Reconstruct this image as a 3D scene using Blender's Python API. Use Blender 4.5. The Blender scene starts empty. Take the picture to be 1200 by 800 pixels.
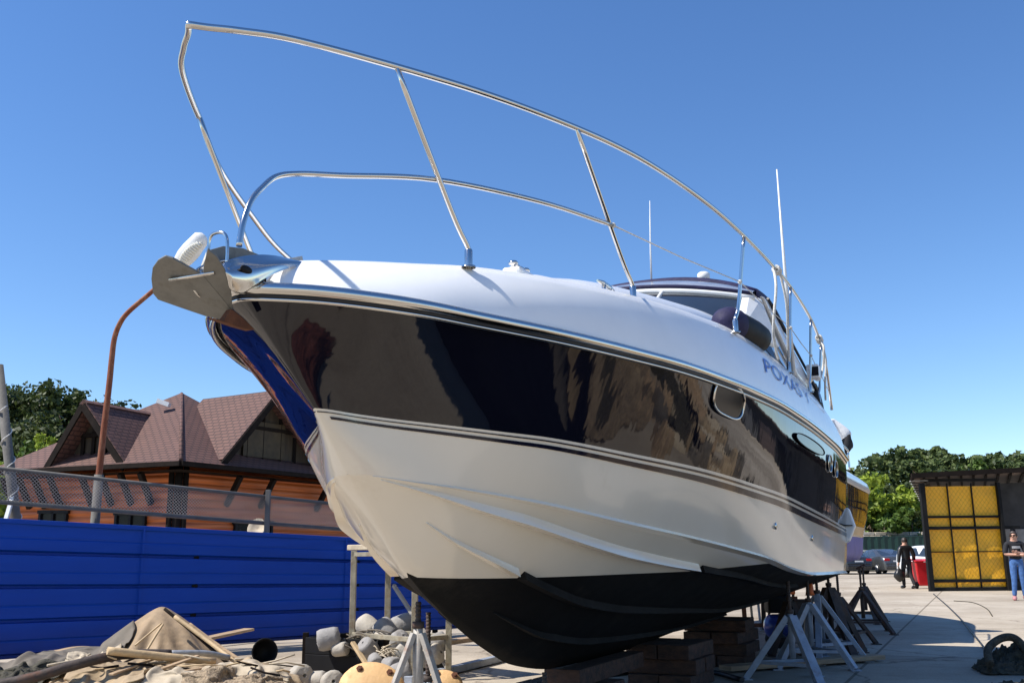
import bpy, bmesh, math, random
import numpy as np
from mathutils import Vector, Matrix, noise
from math import radians as R, sin, cos, pi, sqrt
random.seed(11)
scene = bpy.context.scene
COL = scene.collection
# ------------------------------------------------------------------ camera
FPX, PITCH, ROLL, EYE = 1150.0, R(12.36), R(0.5), 1.2
CM = Matrix.Rotation(pi/2+PITCH, 4, 'X') @ Matrix.Rotation(-ROLL, 4, 'Z')
cd = bpy.data.cameras.new('camera'); cam = bpy.data.objects.new('camera', cd); COL.objects.link(cam)
cam.matrix_world = Matrix.Translation((0, 0, EYE)) @ CM
cd.sensor_width = 36; cd.lens = FPX/1200*36; cd.clip_end = 3000; cd.clip_start = 0.05
scene.camera = cam
CM3 = CM.to_3x3()
def ray(px, py): return CM3 @ Vector(((px-600)/FPX, -(py-400)/FPX, -1))
def A(px, py, Y):
    d = ray(px, py); return Vector((0, 0, EYE)) + d*(Y/d.y)
def G(px, py, z=0.0):
    d = ray(px, py); return Vector((0, 0, EYE)) + d*((z-EYE)/d.z)
# ------------------------------------------------------------------ materials
def nn(nt, t, **kw):
    n = nt.nodes.new(t)
    for k, v in kw.items(): setattr(n, k, v)
    return n
def pm(name, base, rough=0.6, metal=0.0, var=0.25, scale=4.0, bump=0.0, bscale=30.0, coat=0.0, spec=0.5,
       col2=None, stain=None, stain_amt=0.45, stain_scale=1.5, stretch=(1, 1, 1), rvar=0.1, trans=0.0, alpha=1.0, sub=0.0):
    """Principled surface with noise-driven tint, roughness, bump and optional stains."""
    m = bpy.data.materials.new(name); m.use_nodes = True; nt = m.node_tree; L = nt.links
    b = nt.nodes['Principled BSDF']
    tc = nn(nt, 'ShaderNodeTexCoord'); mp = nn(nt, 'ShaderNodeMapping'); mp.inputs['Scale'].default_value = stretch
    L.new(tc.outputs['Object'], mp.inputs['Vector'])
    n1 = nn(nt, 'ShaderNodeTexNoise'); n1.inputs['Scale'].default_value = scale; n1.inputs['Detail'].default_value = 7; n1.inputs['Roughness'].default_value = .62
    L.new(mp.outputs[0], n1.inputs['Vector'])
    c2 = col2 or tuple(min(1, x*(1+var)) for x in base); c1 = base if col2 else tuple(x*(1-var) for x in base)
    cr = nn(nt, 'ShaderNodeValToRGB'); cr.color_ramp.elements[0].position = .32; cr.color_ramp.elements[1].position = .68
    cr.color_ramp.elements[0].color = (*c1, 1); cr.color_ramp.elements[1].color = (*c2, 1)
    L.new(n1.outputs['Fac'], cr.inputs[0]); out = cr.outputs[0]
    if stain:
        n2 = nn(nt, 'ShaderNodeTexNoise'); n2.inputs['Scale'].default_value = stain_scale; n2.inputs['Detail'].default_value = 9; n2.inputs['Roughness'].default_value = .7
        L.new(mp.outputs[0], n2.inputs['Vector'])
        r2 = nn(nt, 'ShaderNodeValToRGB'); r2.color_ramp.elements[0].position = 1-stain_amt-.08; r2.color_ramp.elements[1].position = min(1, 1-stain_amt+.14)
        L.new(n2.outputs['Fac'], r2.inputs[0])
        mx = nn(nt, 'ShaderNodeMixRGB'); L.new(r2.outputs[0], mx.inputs[0]); L.new(out, mx.inputs[1]); mx.inputs[2].default_value = (*stain, 1); out = mx.outputs[0]
    L.new(out, b.inputs['Base Color'])
    b.inputs['Metallic'].default_value = metal; b.inputs['Specular IOR Level'].default_value = spec
    b.inputs['Coat Weight'].default_value = coat; b.inputs['Coat Roughness'].default_value = .05
    mr = nn(nt, 'ShaderNodeMapRange'); mr.inputs[3].default_value = max(.01, rough-rvar); mr.inputs[4].default_value = min(1, rough+rvar)
    n3 = nn(nt, 'ShaderNodeTexNoise'); n3.inputs['Scale'].default_value = scale*2.3; n3.inputs['Detail'].default_value = 5
    L.new(mp.outputs[0], n3.inputs['Vector']); L.new(n3.outputs['Fac'], mr.inputs[0]); L.new(mr.outputs[0], b.inputs['Roughness'])
    if trans: b.inputs['Transmission Weight'].default_value = trans
    if alpha < 1: b.inputs['Alpha'].default_value = alpha
    if bump:
        n4 = nn(nt, 'ShaderNodeTexNoise'); n4.inputs['Scale'].default_value = bscale; n4.inputs['Detail'].default_value = 6
        L.new(mp.outputs[0], n4.inputs['Vector']); bp = nn(nt, 'ShaderNodeBump'); bp.inputs['Strength'].default_value = bump; bp.inputs['Distance'].default_value = .02
        L.new(n4.outputs['Fac'], bp.inputs['Height']); L.new(bp.outputs[0], b.inputs['Normal'])
    return m
def leafmat(name, c1, c2, sc=2.0):
    m = bpy.data.materials.new(name); m.use_nodes = True; nt = m.node_tree; L = nt.links
    b = nt.nodes['Principled BSDF']; out = nt.nodes['Material Output']
    g = nn(nt, 'ShaderNodeNewGeometry'); tc = nn(nt, 'ShaderNodeTexCoord')
    n1 = nn(nt, 'ShaderNodeTexNoise'); n1.inputs['Scale'].default_value = sc; L.new(tc.outputs['Object'], n1.inputs['Vector'])
    ad = nn(nt, 'ShaderNodeMath', operation='ADD'); L.new(n1.outputs['Fac'], ad.inputs[0])
    ml = nn(nt, 'ShaderNodeMath', operation='MULTIPLY_ADD'); ml.inputs[1].default_value = .6; ml.inputs[2].default_value = -.3
    L.new(g.outputs['Random Per Island'], ml.inputs[0]); L.new(ml.outputs[0], ad.inputs[1])
    cr = nn(nt, 'ShaderNodeValToRGB'); cr.color_ramp.elements[0].position = .25; cr.color_ramp.elements[1].position = .75
    cr.color_ramp.elements[0].color = (*c1, 1); cr.color_ramp.elements[1].color = (*c2, 1)
    L.new(ad.outputs[0], cr.inputs[0]); L.new(cr.outputs[0], b.inputs['Base Color']); b.inputs['Roughness'].default_value = .55
    b.inputs['Specular IOR Level'].default_value = .3
    tr = nn(nt, 'ShaderNodeBsdfTranslucent'); L.new(cr.outputs[0], tr.inputs['Color'])
    mx = nn(nt, 'ShaderNodeMixShader'); mx.inputs[0].default_value = .3
    L.new(b.outputs[0], mx.inputs[1]); L.new(tr.outputs[0], mx.inputs[2]); L.new(mx.outputs[0], out.inputs['Surface'])
    return m
M = {}
M['navy'] = pm('navy_gelcoat', (.0035, .0045, .011), .035, var=.1, scale=.6, rvar=.012, coat=.15, spec=.45)
def gelcoat_ripple(m, sc, st):
    nt = m.node_tree; b = nt.nodes['Principled BSDF']; tc = nn(nt, 'ShaderNodeTexCoord'); mp = nn(nt, 'ShaderNodeMapping'); mp.inputs['Scale'].default_value = (1, 1.6, .5)
    nt.links.new(tc.outputs['Object'], mp.inputs[0]); n = nn(nt, 'ShaderNodeTexNoise'); n.inputs['Scale'].default_value = sc; n.inputs['Detail'].default_value = 3; nt.links.new(mp.outputs[0], n.inputs['Vector'])
    bp = nn(nt, 'ShaderNodeBump'); bp.inputs['Strength'].default_value = st; bp.inputs['Distance'].default_value = .02; nt.links.new(n.outputs['Fac'], bp.inputs['Height']); nt.links.new(bp.outputs[0], b.inputs['Normal'])
gelcoat_ripple(M['navy'], 2.6, .16)
M['white_gel'] = pm('white_gelcoat', (.75, .69, .585), .16, stain=(.63, .55, .43), stain_amt=.30, stain_scale=1.1, stretch=(1, 1, .45), var=.035, scale=1.2, rvar=.06, coat=.35)
M['deck'] = pm('deck_gelcoat', (.87, .865, .85), .22, var=.03, scale=3, rvar=.06, coat=.3)
M['antifoul'] = pm('black_antifouling', (.0042, .0042, .0045), .72, spec=.16, var=.35, scale=2.5, rvar=.12, bump=.08, bscale=60, stain=(.026, .023, .019), stain_amt=.34, stain_scale=2)
M['stripe'] = pm('navy_stripe', (.006, .007, .02), .12, var=.1)
M['steel'] = pm('stainless_steel', (.62, .60, .57), .13, 1.0, var=.03, scale=2, rvar=.03)
M['rubber'] = pm('black_rubber', (.012, .012, .013), .5, var=.2)
M['dglass'] = pm('tinted_glass', (.025, .03, .035), .04, var=.1, rvar=.01, coat=.5, spec=.8)
M['canvas'] = pm('navy_canvas', (.011, .009, .05), .75, var=.2, scale=8, bump=.3, bscale=14)
M['vinyl'] = pm('clear_vinyl', (.30, .32, .36), .12, var=.2, scale=6, bump=.25, bscale=8)
M['black'] = pm('black_paint', (.007, .007, .008), .6, spec=.2, var=.3)
M['white_pl'] = pm('white_plastic', (.75, .75, .73), .35, var=.05)
M['rope'] = pm('white_rope', (.62, .60, .55), .85, var=.15, scale=40, bump=.4, bscale=120)
M['blue_letter'] = pm('blue_letter_film', (.035, .085, .42), .3, var=.08)
M['galv'] = pm('galvanised_plate', (.17, .165, .15), .55, .35, var=.22, scale=9, rvar=.15, bump=.1, bscale=40, stain=(.10, .09, .07), stain_amt=.4, stain_scale=9)
M['galvbar'] = pm('galvanised_bar', (.42, .42, .41), .5, .6, var=.2, scale=9, rvar=.15, bump=.1, bscale=60)
M['rust'] = pm('rusty_iron', (.13, .05, .022), .85, .1, var=.45, scale=7, bump=.3, bscale=40, stain=(.09, .03, .015), stain_amt=.5, stain_scale=5)
M['rustpole'] = pm('rusty_painted_pole', (.33, .16, .08), .75, .1, var=.3, scale=4, stretch=(1, 1, .3), bump=.2, bscale=40, stain=(.19, .05, .018), stain_amt=.6, stain_scale=7)
M['greypole'] = pm('weathered_grey_pole', (.12, .112, .10), .8, .1, var=.2, scale=6, bump=.2, stain=(.15, .12, .09), stain_amt=.35, stain_scale=3)
M['fenceblue'] = pm('blue_coated_sheet', (.0012, .050, .36), .45, spec=.22, var=.12, scale=1.3, stretch=(.3, .3, 3), rvar=.1, stain=(.004, .06, .30), stain_amt=.30, stain_scale=2.2)
M['tanwood'] = pm('weathered_wood', (.36, .25, .15), .8, var=.3, scale=3, stretch=(1, 1, 8), bump=.3, bscale=12)
M['bamboo'] = pm('old_pole_wood', (.50, .36, .20), .7, var=.25, scale=5, bump=.2, stain=(.2, .13, .07), stain_amt=.35, stain_scale=5)
M['block'] = pm('dark_timber_block', (.075, .036, .022), .85, var=.4, scale=2.5, stretch=(1, 7, 7), bump=.5, bscale=10, stain=(.018, .014, .012), stain_amt=.45)
M['standwhite'] = pm('worn_white_steel', (.36, .33, .29), .6, .1, var=.15, scale=8, bump=.15, stain=(.25, .11, .05), stain_amt=.38, stain_scale=9)
M['standgrey'] = pm('grey_painted_steel', (.30, .33, .38), .55, .2, var=.2, scale=8, bump=.15, stain=(.16, .10, .07), stain_amt=.35, stain_scale=7)
M['standdark'] = pm('dark_rusty_steel', (.06, .045, .038), .75, .2, var=.4, scale=8, bump=.25, stain=(.13, .05, .025), stain_amt=.4, stain_scale=5)
M['trestle'] = pm('old_galvanised_trestle', (.33, .29, .21), .6, .3, var=.25, scale=9, bump=.2, stain=(.22, .13, .06), stain_amt=.4, stain_scale=8)
M['tarpgrey'] = pm('grey_tarpaulin', (.165, .135, .10), .75, var=.3, scale=2, bump=.35, bscale=14, stain=(.055, .05, .043), stain_amt=.5, stain_scale=2)
M['tarptan'] = pm('tan_tarpaulin', (.36, .265, .16), .8, var=.25, scale=3, bump=.4, bscale=16, stain=(.17, .12, .07), stain_amt=.42, stain_scale=3)
M['tarppale'] = pm('pale_canvas', (.47, .39, .28), .8, var=.2, scale=3, bump=.4, bscale=16, stain=(.22, .165, .10), stain_amt=.42, stain_scale=3)
M['net'] = pm('knotted_fishing_net', (.28, .21, .135), .9, var=.55, scale=28, bump=1.0, bscale=60)
M['floatw'] = pm('weathered_float', (.40, .36, .30), .7, var=.12, scale=7, bump=.35, bscale=25, stain=(.30, .24, .17), stain_amt=.36, stain_scale=5)
M['floatg'] = pm('greyed_float', (.27, .255, .24), .75, var=.2, scale=7, bump=.35, bscale=25, stain=(.25, .21, .17), stain_amt=.4, stain_scale=5)
M['floato'] = pm('ochre_float', (.66, .41, .19), .65, var=.15, scale=4, bump=.25, bscale=22, stain=(.42, .14, .04), stain_amt=.36, stain_scale=4)
M['rooftile'] = None
M['orangewood'] = None
M['darkwood'] = pm('dark_stained_timber', (.013, .009, .007), .8, spec=.12, var=.35, scale=5, bump=.2)
M['gable'] = pm('brown_gable_boards', (.045, .032, .018), .7, var=.4, scale=2.5, stretch=(6, 6, .6), bump=.3)
M['shutter'] = pm('ochre_shutter', (.05, .034, .014), .7, var=.3, scale=5)
M['yellow'] = pm('yellow_tarpaulin', (.93, .45, .015), .45, var=.1, scale=2, bump=.5, bscale=2.6, rvar=.1)
M['shedframe'] = pm('dark_shed_steel', (.010, .010, .010), .7, spec=.15, var=.3, scale=5)
M['roofsheet'] = pm('brown_roof_sheet', (.17, .12, .10), .7, var=.3, scale=3, bump=.2)
M['shedwall'] = pm('dark_shed_wall', (.035, .033, .032), .8, var=.4, scale=2)
M['grey_board'] = pm('grey_board', (.22, .21, .20), .8, var=.25, scale=3)
M['greenfence'] = pm('dark_green_sheet', (.006, .033, .022), .55, var=.2, scale=2)
M['stone'] = pm('pale_stone', (.42, .36, .28), .85, var=.4, scale=2.5, bump=.5, bscale=6)
M['red'] = pm('red_plastic', (.62, .015, .022), .4, var=.12, scale=4)
M['skin'] = pm('skin', (.52, .28, .19), .5, var=.08, sub=.1)
M['hairdark'] = pm('dark_hair', (.03, .018, .012), .5, var=.3, scale=30)
M['jeans'] = pm('blue_denim', (.055, .135, .33), .85, var=.3, scale=12, bump=.3, bscale=60)
M['tee'] = pm('black_cotton', (.012, .012, .015), .85, var=.3, scale=10, bump=.3, bscale=14)
M['leather'] = pm('black_leather', (.013, .012, .012), .35, var=.3, scale=10, bump=.4, bscale=18)
M['whitecloth'] = pm('white_cotton', (.75, .74, .72), .85, var=.08, scale=6, bump=.3, bscale=12)
M['pinkshoe'] = pm('pale_red_shoes', (.45, .20, .20), .7, var=.2)
M['greyink'] = pm('grey_print', (.35, .35, .35), .8, var=.1)
M['bluetank'] = pm('blue_enamel', (.03, .06, .30), .3, var=.1, scale=4, coat=.3)
M['purple'] = pm('violet_antifouling', (.16, .13, .36), .6, var=.15, scale=3)
M['carsilver'] = pm('silver_car_paint', (.50, .51, .50), .28, .4, var=.05, coat=.8)
M['cargrey'] = pm('grey_car_paint', (.075, .08, .085), .28, .4, var=.08, coat=.8)
M['cardark'] = pm('dark_car_paint', (.03, .032, .036), .28, .3, var=.08, coat=.8)
M['carwhite'] = pm('white_car_paint', (.75, .75, .74), .3, 0, var=.05, coat=.8)
M['taillight'] = pm('red_lens', (.45, .01, .015), .2, var=.1, coat=.6)
M['bark'] = pm('bark', (.09, .065, .045), .9, var=.4, scale=5, stretch=(1, 1, .25), bump=.6, bscale=12)
M['leaf_pine'] = leafmat('pine_needles', (.034, .058, .018), (.14, .18, .055))
M['leaf_dark'] = leafmat('dark_oak_leaves', (.022, .040, .012), (.09, .115, .032))
M['leaf_bright'] = leafmat('bright_spring_leaves', (.13, .19, .018), (.34, .42, .05))
M['leaf_mid'] = leafmat('mid_green_leaves', (.05, .095, .016), (.13, .20, .035))
M['orange'] = pm('orange_plastic', (.75, .16, .03), .5, var=.15)
M['dirtynet'] = pm('dark_net_roll', (.05, .044, .028), .9, var=.5, scale=20, bump=1, bscale=40, stain=(.09, .075, .045), stain_amt=.35, stain_scale=6)
M['red_net'] = pm('reddish_net', (.16, .05, .035), .9, var=.5, scale=14, bump=1, bscale=30)
M['blacksheet'] = pm('black_sheet', (.004, .004, .004), .9, spec=.0, var=.3, scale=3, bump=.3)
M['mesh'] = pm('grey_mesh_wire', (.34, .30, .27), .7, .2, var=.2, scale=4)
M['darkpane'] = pm('dark_window_pane', (.008, .008, .008), .25, spec=.15, var=.4, scale=3)
M['portglass'] = pm('porthole_glass', (.006, .007, .008), .08, spec=.18, var=.1, rvar=.01)
M['tarpbrown'] = pm('brown_grey_tarpaulin', (.34, .235, .135), .75, var=.3, scale=2, bump=.35, bscale=14, stain=(.14, .105, .07), stain_amt=.45, stain_scale=1.8)
M['lampglass'] = pm('ribbed_lamp_glass', (.72, .70, .62), .25, var=.08, stretch=(1, 1, 1), coat=.5)

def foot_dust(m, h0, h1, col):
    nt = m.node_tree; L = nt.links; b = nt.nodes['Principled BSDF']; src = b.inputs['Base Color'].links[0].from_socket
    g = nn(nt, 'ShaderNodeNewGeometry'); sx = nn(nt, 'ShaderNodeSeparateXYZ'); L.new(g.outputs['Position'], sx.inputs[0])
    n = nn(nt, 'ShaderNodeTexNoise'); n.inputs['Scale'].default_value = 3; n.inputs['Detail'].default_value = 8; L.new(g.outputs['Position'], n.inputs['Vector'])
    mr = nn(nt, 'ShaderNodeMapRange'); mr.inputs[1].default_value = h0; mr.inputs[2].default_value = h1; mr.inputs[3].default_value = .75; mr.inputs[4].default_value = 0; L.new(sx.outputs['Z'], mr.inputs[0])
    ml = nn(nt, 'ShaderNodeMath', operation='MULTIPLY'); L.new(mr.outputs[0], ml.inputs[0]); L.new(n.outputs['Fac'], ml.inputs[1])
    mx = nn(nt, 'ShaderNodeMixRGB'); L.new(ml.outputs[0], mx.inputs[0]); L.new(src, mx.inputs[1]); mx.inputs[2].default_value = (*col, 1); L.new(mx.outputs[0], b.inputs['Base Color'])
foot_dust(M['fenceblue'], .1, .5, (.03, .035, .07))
def roof_material():
    m = bpy.data.materials.new('brown_shingle_roof'); m.use_nodes = True; nt = m.node_tree; L = nt.links; b = nt.nodes['Principled BSDF']
    uv = nn(nt, 'ShaderNodeUVMap'); br = nn(nt, 'ShaderNodeTexBrick'); L.new(uv.outputs[0], br.inputs['Vector'])
    br.inputs['Scale'].default_value = 1.0; br.inputs['Brick Width'].default_value = .24; br.inputs['Row Height'].default_value = .13
    br.inputs['Mortar Size'].default_value = .022; br.inputs['Mortar Smooth'].default_value = .4; br.offset = .5
    br.inputs['Color1'].default_value = (.15, .072, .055, 1); br.inputs['Color2'].default_value = (.128, .061, .047, 1); br.inputs['Mortar'].default_value = (.062, .03, .025, 1)
    n = nn(nt, 'ShaderNodeTexNoise'); n.inputs['Scale'].default_value = 1.2; L.new(uv.outputs[0], n.inputs['Vector'])
    mx = nn(nt, 'ShaderNodeMixRGB', blend_type='MULTIPLY'); mx.inputs[0].default_value = .5; L.new(br.outputs[0], mx.inputs[1])
    cr = nn(nt, 'ShaderNodeValToRGB'); cr.color_ramp.elements[0].color = (.55, .52, .5, 1); cr.color_ramp.elements[1].color = (1.15, 1.1, 1.1, 1); L.new(n.outputs['Fac'], cr.inputs[0]); L.new(cr.outputs[0], mx.inputs[2])
    L.new(mx.outputs[0], b.inputs['Base Color']); b.inputs['Roughness'].default_value = .8
    bp = nn(nt, 'ShaderNodeBump'); bp.inputs['Strength'].default_value = .6; bp.inputs['Distance'].default_value = .03; L.new(br.outputs['Fac'], bp.inputs['Height']); bp.invert = True; L.new(bp.outputs[0], b.inputs['Normal'])
    return m
M['rooftile'] = roof_material()
def siding_material():
    m = bpy.data.materials.new('orange_log_siding'); m.use_nodes = True; nt = m.node_tree; L = nt.links; b = nt.nodes['Principled BSDF']
    uv = nn(nt, 'ShaderNodeUVMap'); mp = nn(nt, 'ShaderNodeMapping'); mp.inputs['Scale'].default_value = (.25, 5, 1); L.new(uv.outputs[0], mp.inputs[0])
    n = nn(nt, 'ShaderNodeTexNoise'); n.inputs['Scale'].default_value = 2.5; n.inputs['Detail'].default_value = 8; L.new(mp.outputs[0], n.inputs['Vector'])
    cr = nn(nt, 'ShaderNodeValToRGB'); cr.color_ramp.elements[0].position = .3; cr.color_ramp.elements[1].position = .72
    cr.color_ramp.elements[0].color = (.26, .056, .012, 1); cr.color_ramp.elements[1].color = (.64, .17, .034, 1); L.new(n.outputs['Fac'], cr.inputs[0])
    L.new(cr.outputs[0], b.inputs['Base Color']); b.inputs['Roughness'].default_value = .5
    return m
M['orangewood'] = siding_material()
def ground_material():
    m = bpy.data.materials.new('concrete_yard'); m.use_nodes = True; nt = m.node_tree; L = nt.links; b = nt.nodes['Principled BSDF']
    tc = nn(nt, 'ShaderNodeTexCoord')
    def nz(s, d=8, r=.6):
        n = nn(nt, 'ShaderNodeTexNoise'); n.inputs['Scale'].default_value = s; n.inputs['Detail'].default_value = d; n.inputs['Roughness'].default_value = r; L.new(tc.outputs['Object'], n.inputs['Vector']); return n
    def ramp(src, p0, c0, p1, c1):
        c = nn(nt, 'ShaderNodeValToRGB'); c.color_ramp.elements[0].position = p0; c.color_ramp.elements[1].position = p1
        c.color_ramp.elements[0].color = (*c0, 1); c.color_ramp.elements[1].color = (*c1, 1); L.new(src, c.inputs[0]); return c
    c = ramp(nz(.55).outputs['Fac'], .3, (.43, .365, .28), .7, (.56, .49, .39)).outputs[0]
    def mul(c, src, f):
        mx = nn(nt, 'ShaderNodeMixRGB', blend_type='MULTIPLY'); mx.inputs[0].default_value = f; L.new(c, mx.inputs[1]); L.new(src, mx.inputs[2]); return mx.outputs[0]
    c = mul(c, ramp(nz(3.2, 10, .72).outputs['Fac'], .30, (.5, .47, .45), .5, (1, 1, 1)).outputs[0], .45)
    c = mul(c, ramp(nz(45, 4).outputs['Fac'], .3, (.62, .6, .58), .7, (1.1, 1.1, 1.1)).outputs[0], .6)
    c = mul(c, ramp(nz(.16, 6).outputs['Fac'], .36, (.58, .55, .52), .58, (1, 1, 1)).outputs[0], .8)
    br = nn(nt, 'ShaderNodeTexBrick'); br.offset = 0; br.inputs['Scale'].default_value = 1; br.inputs['Brick Width'].default_value = 6; br.inputs['Row Height'].default_value = 5
    br.inputs['Mortar Size'].default_value = .018; br.inputs['Color1'].default_value = (1, 1, 1, 1); br.inputs['Color2'].default_value = (.9, .9, .9, 1); br.inputs['Mortar'].default_value = (.25, .23, .2, 1)
    mp = nn(nt, 'ShaderNodeMapping'); mp.inputs['Rotation'].default_value = (0, 0, R(25)); mp.inputs['Location'].default_value = (1.3, 1.9, 0); L.new(tc.outputs['Object'], mp.inputs[0]); L.new(mp.outputs[0], br.inputs['Vector'])
    c = mul(c, br.outputs[0], .75)
    vo = nn(nt, 'ShaderNodeTexVoronoi', feature='DISTANCE_TO_EDGE'); vo.inputs['Scale'].default_value = .22
    ds = nn(nt, 'ShaderNodeMixRGB', blend_type='ADD'); ds.inputs[0].default_value = .9; L.new(tc.outputs['Object'], ds.inputs[1]); L.new(nz(.8, 6).outputs['Color'], ds.inputs[2]); L.new(ds.outputs[0], vo.inputs['Vector'])
    c = mul(c, ramp(vo.outputs['Distance'], .0, (.3, .28, .26), .006, (1, 1, 1)).outputs[0], .7)
    L.new(c, b.inputs['Base Color']); b.inputs['Roughness'].default_value = .9; b.inputs['Specular IOR Level'].default_value = .25
    bp = nn(nt, 'ShaderNodeBump'); bp.inputs['Strength'].default_value = .35; bp.inputs['Distance'].default_value = .01; L.new(nz(28, 8, .7).outputs['Fac'], bp.inputs['Height']); L.new(bp.outputs[0], b.inputs['Normal'])
    return m
M['ground'] = ground_material()
# ------------------------------------------------------------------ mesh helpers
MATS = {}
class MB:
    def __init__(s): s.v = []; s.f = []; s.sm = []; s.uv = {}
    def add(s, vs, fs, smooth=False):
        o = len(s.v); s.v += [Vector(p) for p in vs]
        for f in fs: s.f.append(tuple(i+o for i in f)); s.sm.append(smooth)
        return s
    def box(s, c, d, rot=None):
        c = Vector(c); x, y, z = d[0]/2, d[1]/2, d[2]/2
        ps = [Vector((i*x, j*y, k*z)) for i in (-1, 1) for j in (-1, 1) for k in (-1, 1)]
        if rot is not None: ps = [rot @ p for p in ps]
        return s.add([p+c for p in ps], [(0, 1, 3, 2), (4, 6, 7, 5), (0, 4, 5, 1), (2, 3, 7, 6), (0, 2, 6, 4), (1, 5, 7, 3)])
    def bar(s, p, q, w, h=None, up=(0, 0, 1)):
        p, q = Vector(p), Vector(q); h = h or w; d = (q-p); L = d.length; d = d/L; u = Vector(up)
        if abs(d.dot(u)) > .98: u = Vector((1, 0, 0))
        x = d.cross(u).normalized(); z = x.cross(d).normalized()
        return s.box((p+q)/2, (w, L, h), Matrix((x, d, z)).transposed())
    def tube(s, pts, r, n=8, cap=True, smooth=True):
        pts = [Vector(p) for p in pts]; m = len(pts); rs = r if isinstance(r, (list, tuple)) else [r]*m
        t0 = (pts[1]-pts[0]).normalized(); u = t0.orthogonal().normalized(); vs = []
        for i, p in enumerate(pts):
            t = (pts[min(i+1, m-1)]-pts[max(i-1, 0)]).normalized()
            u = (u-t*u.dot(t))
            if u.length < 1e-6: u = t.orthogonal()
            u.normalize(); w = t.cross(u)
            for k in range(n):
                a = 2*pi*k/n; vs.append(p+(u*cos(a)+w*sin(a))*rs[i])
        fs = [(i*n+k, i*n+(k+1) % n, (i+1)*n+(k+1) % n, (i+1)*n+k) for i in range(m-1) for k in range(n)]
        s.add(vs, fs, smooth)
        if cap:
            s.add(vs[:n], [tuple(range(n-1, -1, -1))]); s.add(vs[-n:], [tuple(range(n))])
        return s
    def grid(s, rows, smooth=True, flip=False, close=False):
        n = len(rows[0]); vs = [p for r in rows for p in r]; fs = []
        for i in range(len(rows)-1):
            for j in range(n if close else n-1):
                k = (j+1) % n; f = (i*n+j, i*n+k, (i+1)*n+k, (i+1)*n+j); fs.append(f[::-1] if flip else f)
        return s.add(vs, fs, smooth)
    def lathe(s, prof, c=(0, 0, 0), rot=None, n=20, smooth=True):
        rows = []
        for r, z in prof:
            row = [Vector((r*cos(2*pi*k/n), r*sin(2*pi*k/n), z)) for k in range(n)]
            if rot is not None: row = [rot @ p for p in row]
            rows.append([p+Vector(c) for p in row])
        return s.grid(rows, smooth, close=True)
    def prism(s, poly, off):
        """polygon (3-D points) given thickness by vector off"""
        n = len(poly); off = Vector(off); a = [Vector(p) for p in poly]; b = [p+off for p in a]
        return s.add(a+b, [tuple(range(n-1, -1, -1)), tuple(range(n, 2*n))]+[(i, (i+1) % n, n+(i+1) % n, n+i) for i in range(n)])
    def ball(s, c, r, n=14, m=9, sc=(1, 1, 1), rot=None):
        rows = []
        for i in range(m+1):
            th = pi*i/m; rows.append([Vector((sin(th)*cos(2*pi*k/n)*sc[0], sin(th)*sin(2*pi*k/n)*sc[1], -cos(th)*sc[2]))*r for k in range(n)])
        if rot is not None: rows = [[rot @ p for p in q] for q in rows]
        return s.grid([[p+Vector(c) for p in q] for q in rows], True, close=True)
    def build(s, name, mat, parent=None, local=False, bevel=0.0, fix=True, uv=None, weld=True):
        vs = s.v
        if parent is not None and not local:
            inv = MATS[parent.name].inverted(); vs = [inv @ p for p in vs]
        base = None
        if parent is None:
            xs = [p.x for p in vs]; ys = [p.y for p in vs]; zs = [p.z for p in vs]
            base = Vector(((min(xs)+max(xs))/2, (min(ys)+max(ys))/2, min(zs))); vs = [p-base for p in vs]
        me = bpy.data.meshes.new(name); me.from_pydata([tuple(p) for p in vs], [], s.f)
        me.polygons.foreach_set('use_smooth', s.sm)
        if uv:
            ul = me.uv_layers.new(name='UVMap')
            for poly in me.polygons:
                for li, vi in zip(poly.loop_indices, poly.vertices): ul.data[li].uv = uv(s.v[vi], poly)
        if fix or weld:
            bm = bmesh.new(); bm.from_mesh(me)
            if weld: bmesh.ops.remove_doubles(bm, verts=bm.verts, dist=1e-5)
            if fix: bmesh.ops.recalc_face_normals(bm, faces=bm.faces)
            bm.to_mesh(me); bm.free()
        me.materials.append(M[mat] if isinstance(mat, str) else mat)
        o = bpy.data.objects.new(name, me); COL.objects.link(o)
        if bevel:
            md = o.modifiers.new('bevel', 'BEVEL'); md.width = bevel; md.segments = 2; md.limit_method = 'ANGLE'; md.angle_limit = R(40)
        if parent is not None: o.parent = parent; MATS[o.name] = MATS[parent.name]
        else: o.location = base; MATS[o.name] = Matrix.Translation(base)
        return o
def tag(o, label=None, cat=None, group=None, kind=None):
    for k, v in (('label', label), ('category', cat), ('group', group), ('kind', kind)):
        if v: o[k] = v
    return o
def thing(name, loc, label, cat, group=None, rz=0.0):
    o = bpy.data.objects.new(name, None); COL.objects.link(o); o.location = loc; o.rotation_euler = (0, 0, rz); o.empty_display_size = .2
    MATS[o.name] = Matrix.Translation(loc) @ Matrix.Rotation(rz, 4, 'Z')
    return tag(o, label, cat, group)
def copy_tree(o, parent=None):
    c = o.copy(); COL.objects.link(c)
    if parent is not None: c.parent = parent
    for ch in list(o.children): copy_tree(ch, c)
    return c
def smooth_path(pts, k=8):
    """Catmull-Rom through the points"""
    P = [Vector(p) for p in pts]; P = [P[0]*2-P[1]]+P+[P[-1]*2-P[-2]]; out = []
    for i in range(1, len(P)-2):
        for j in range(k):
            t = j/k; a, b, c, d = P[i-1], P[i], P[i+1], P[i+2]
            out.append(.5*((2*b)+(c-a)*t+(2*a-5*b+4*c-d)*t*t+(3*b-a-3*c+d)*t**3))
    out.append(P[-2]); return out
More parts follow.
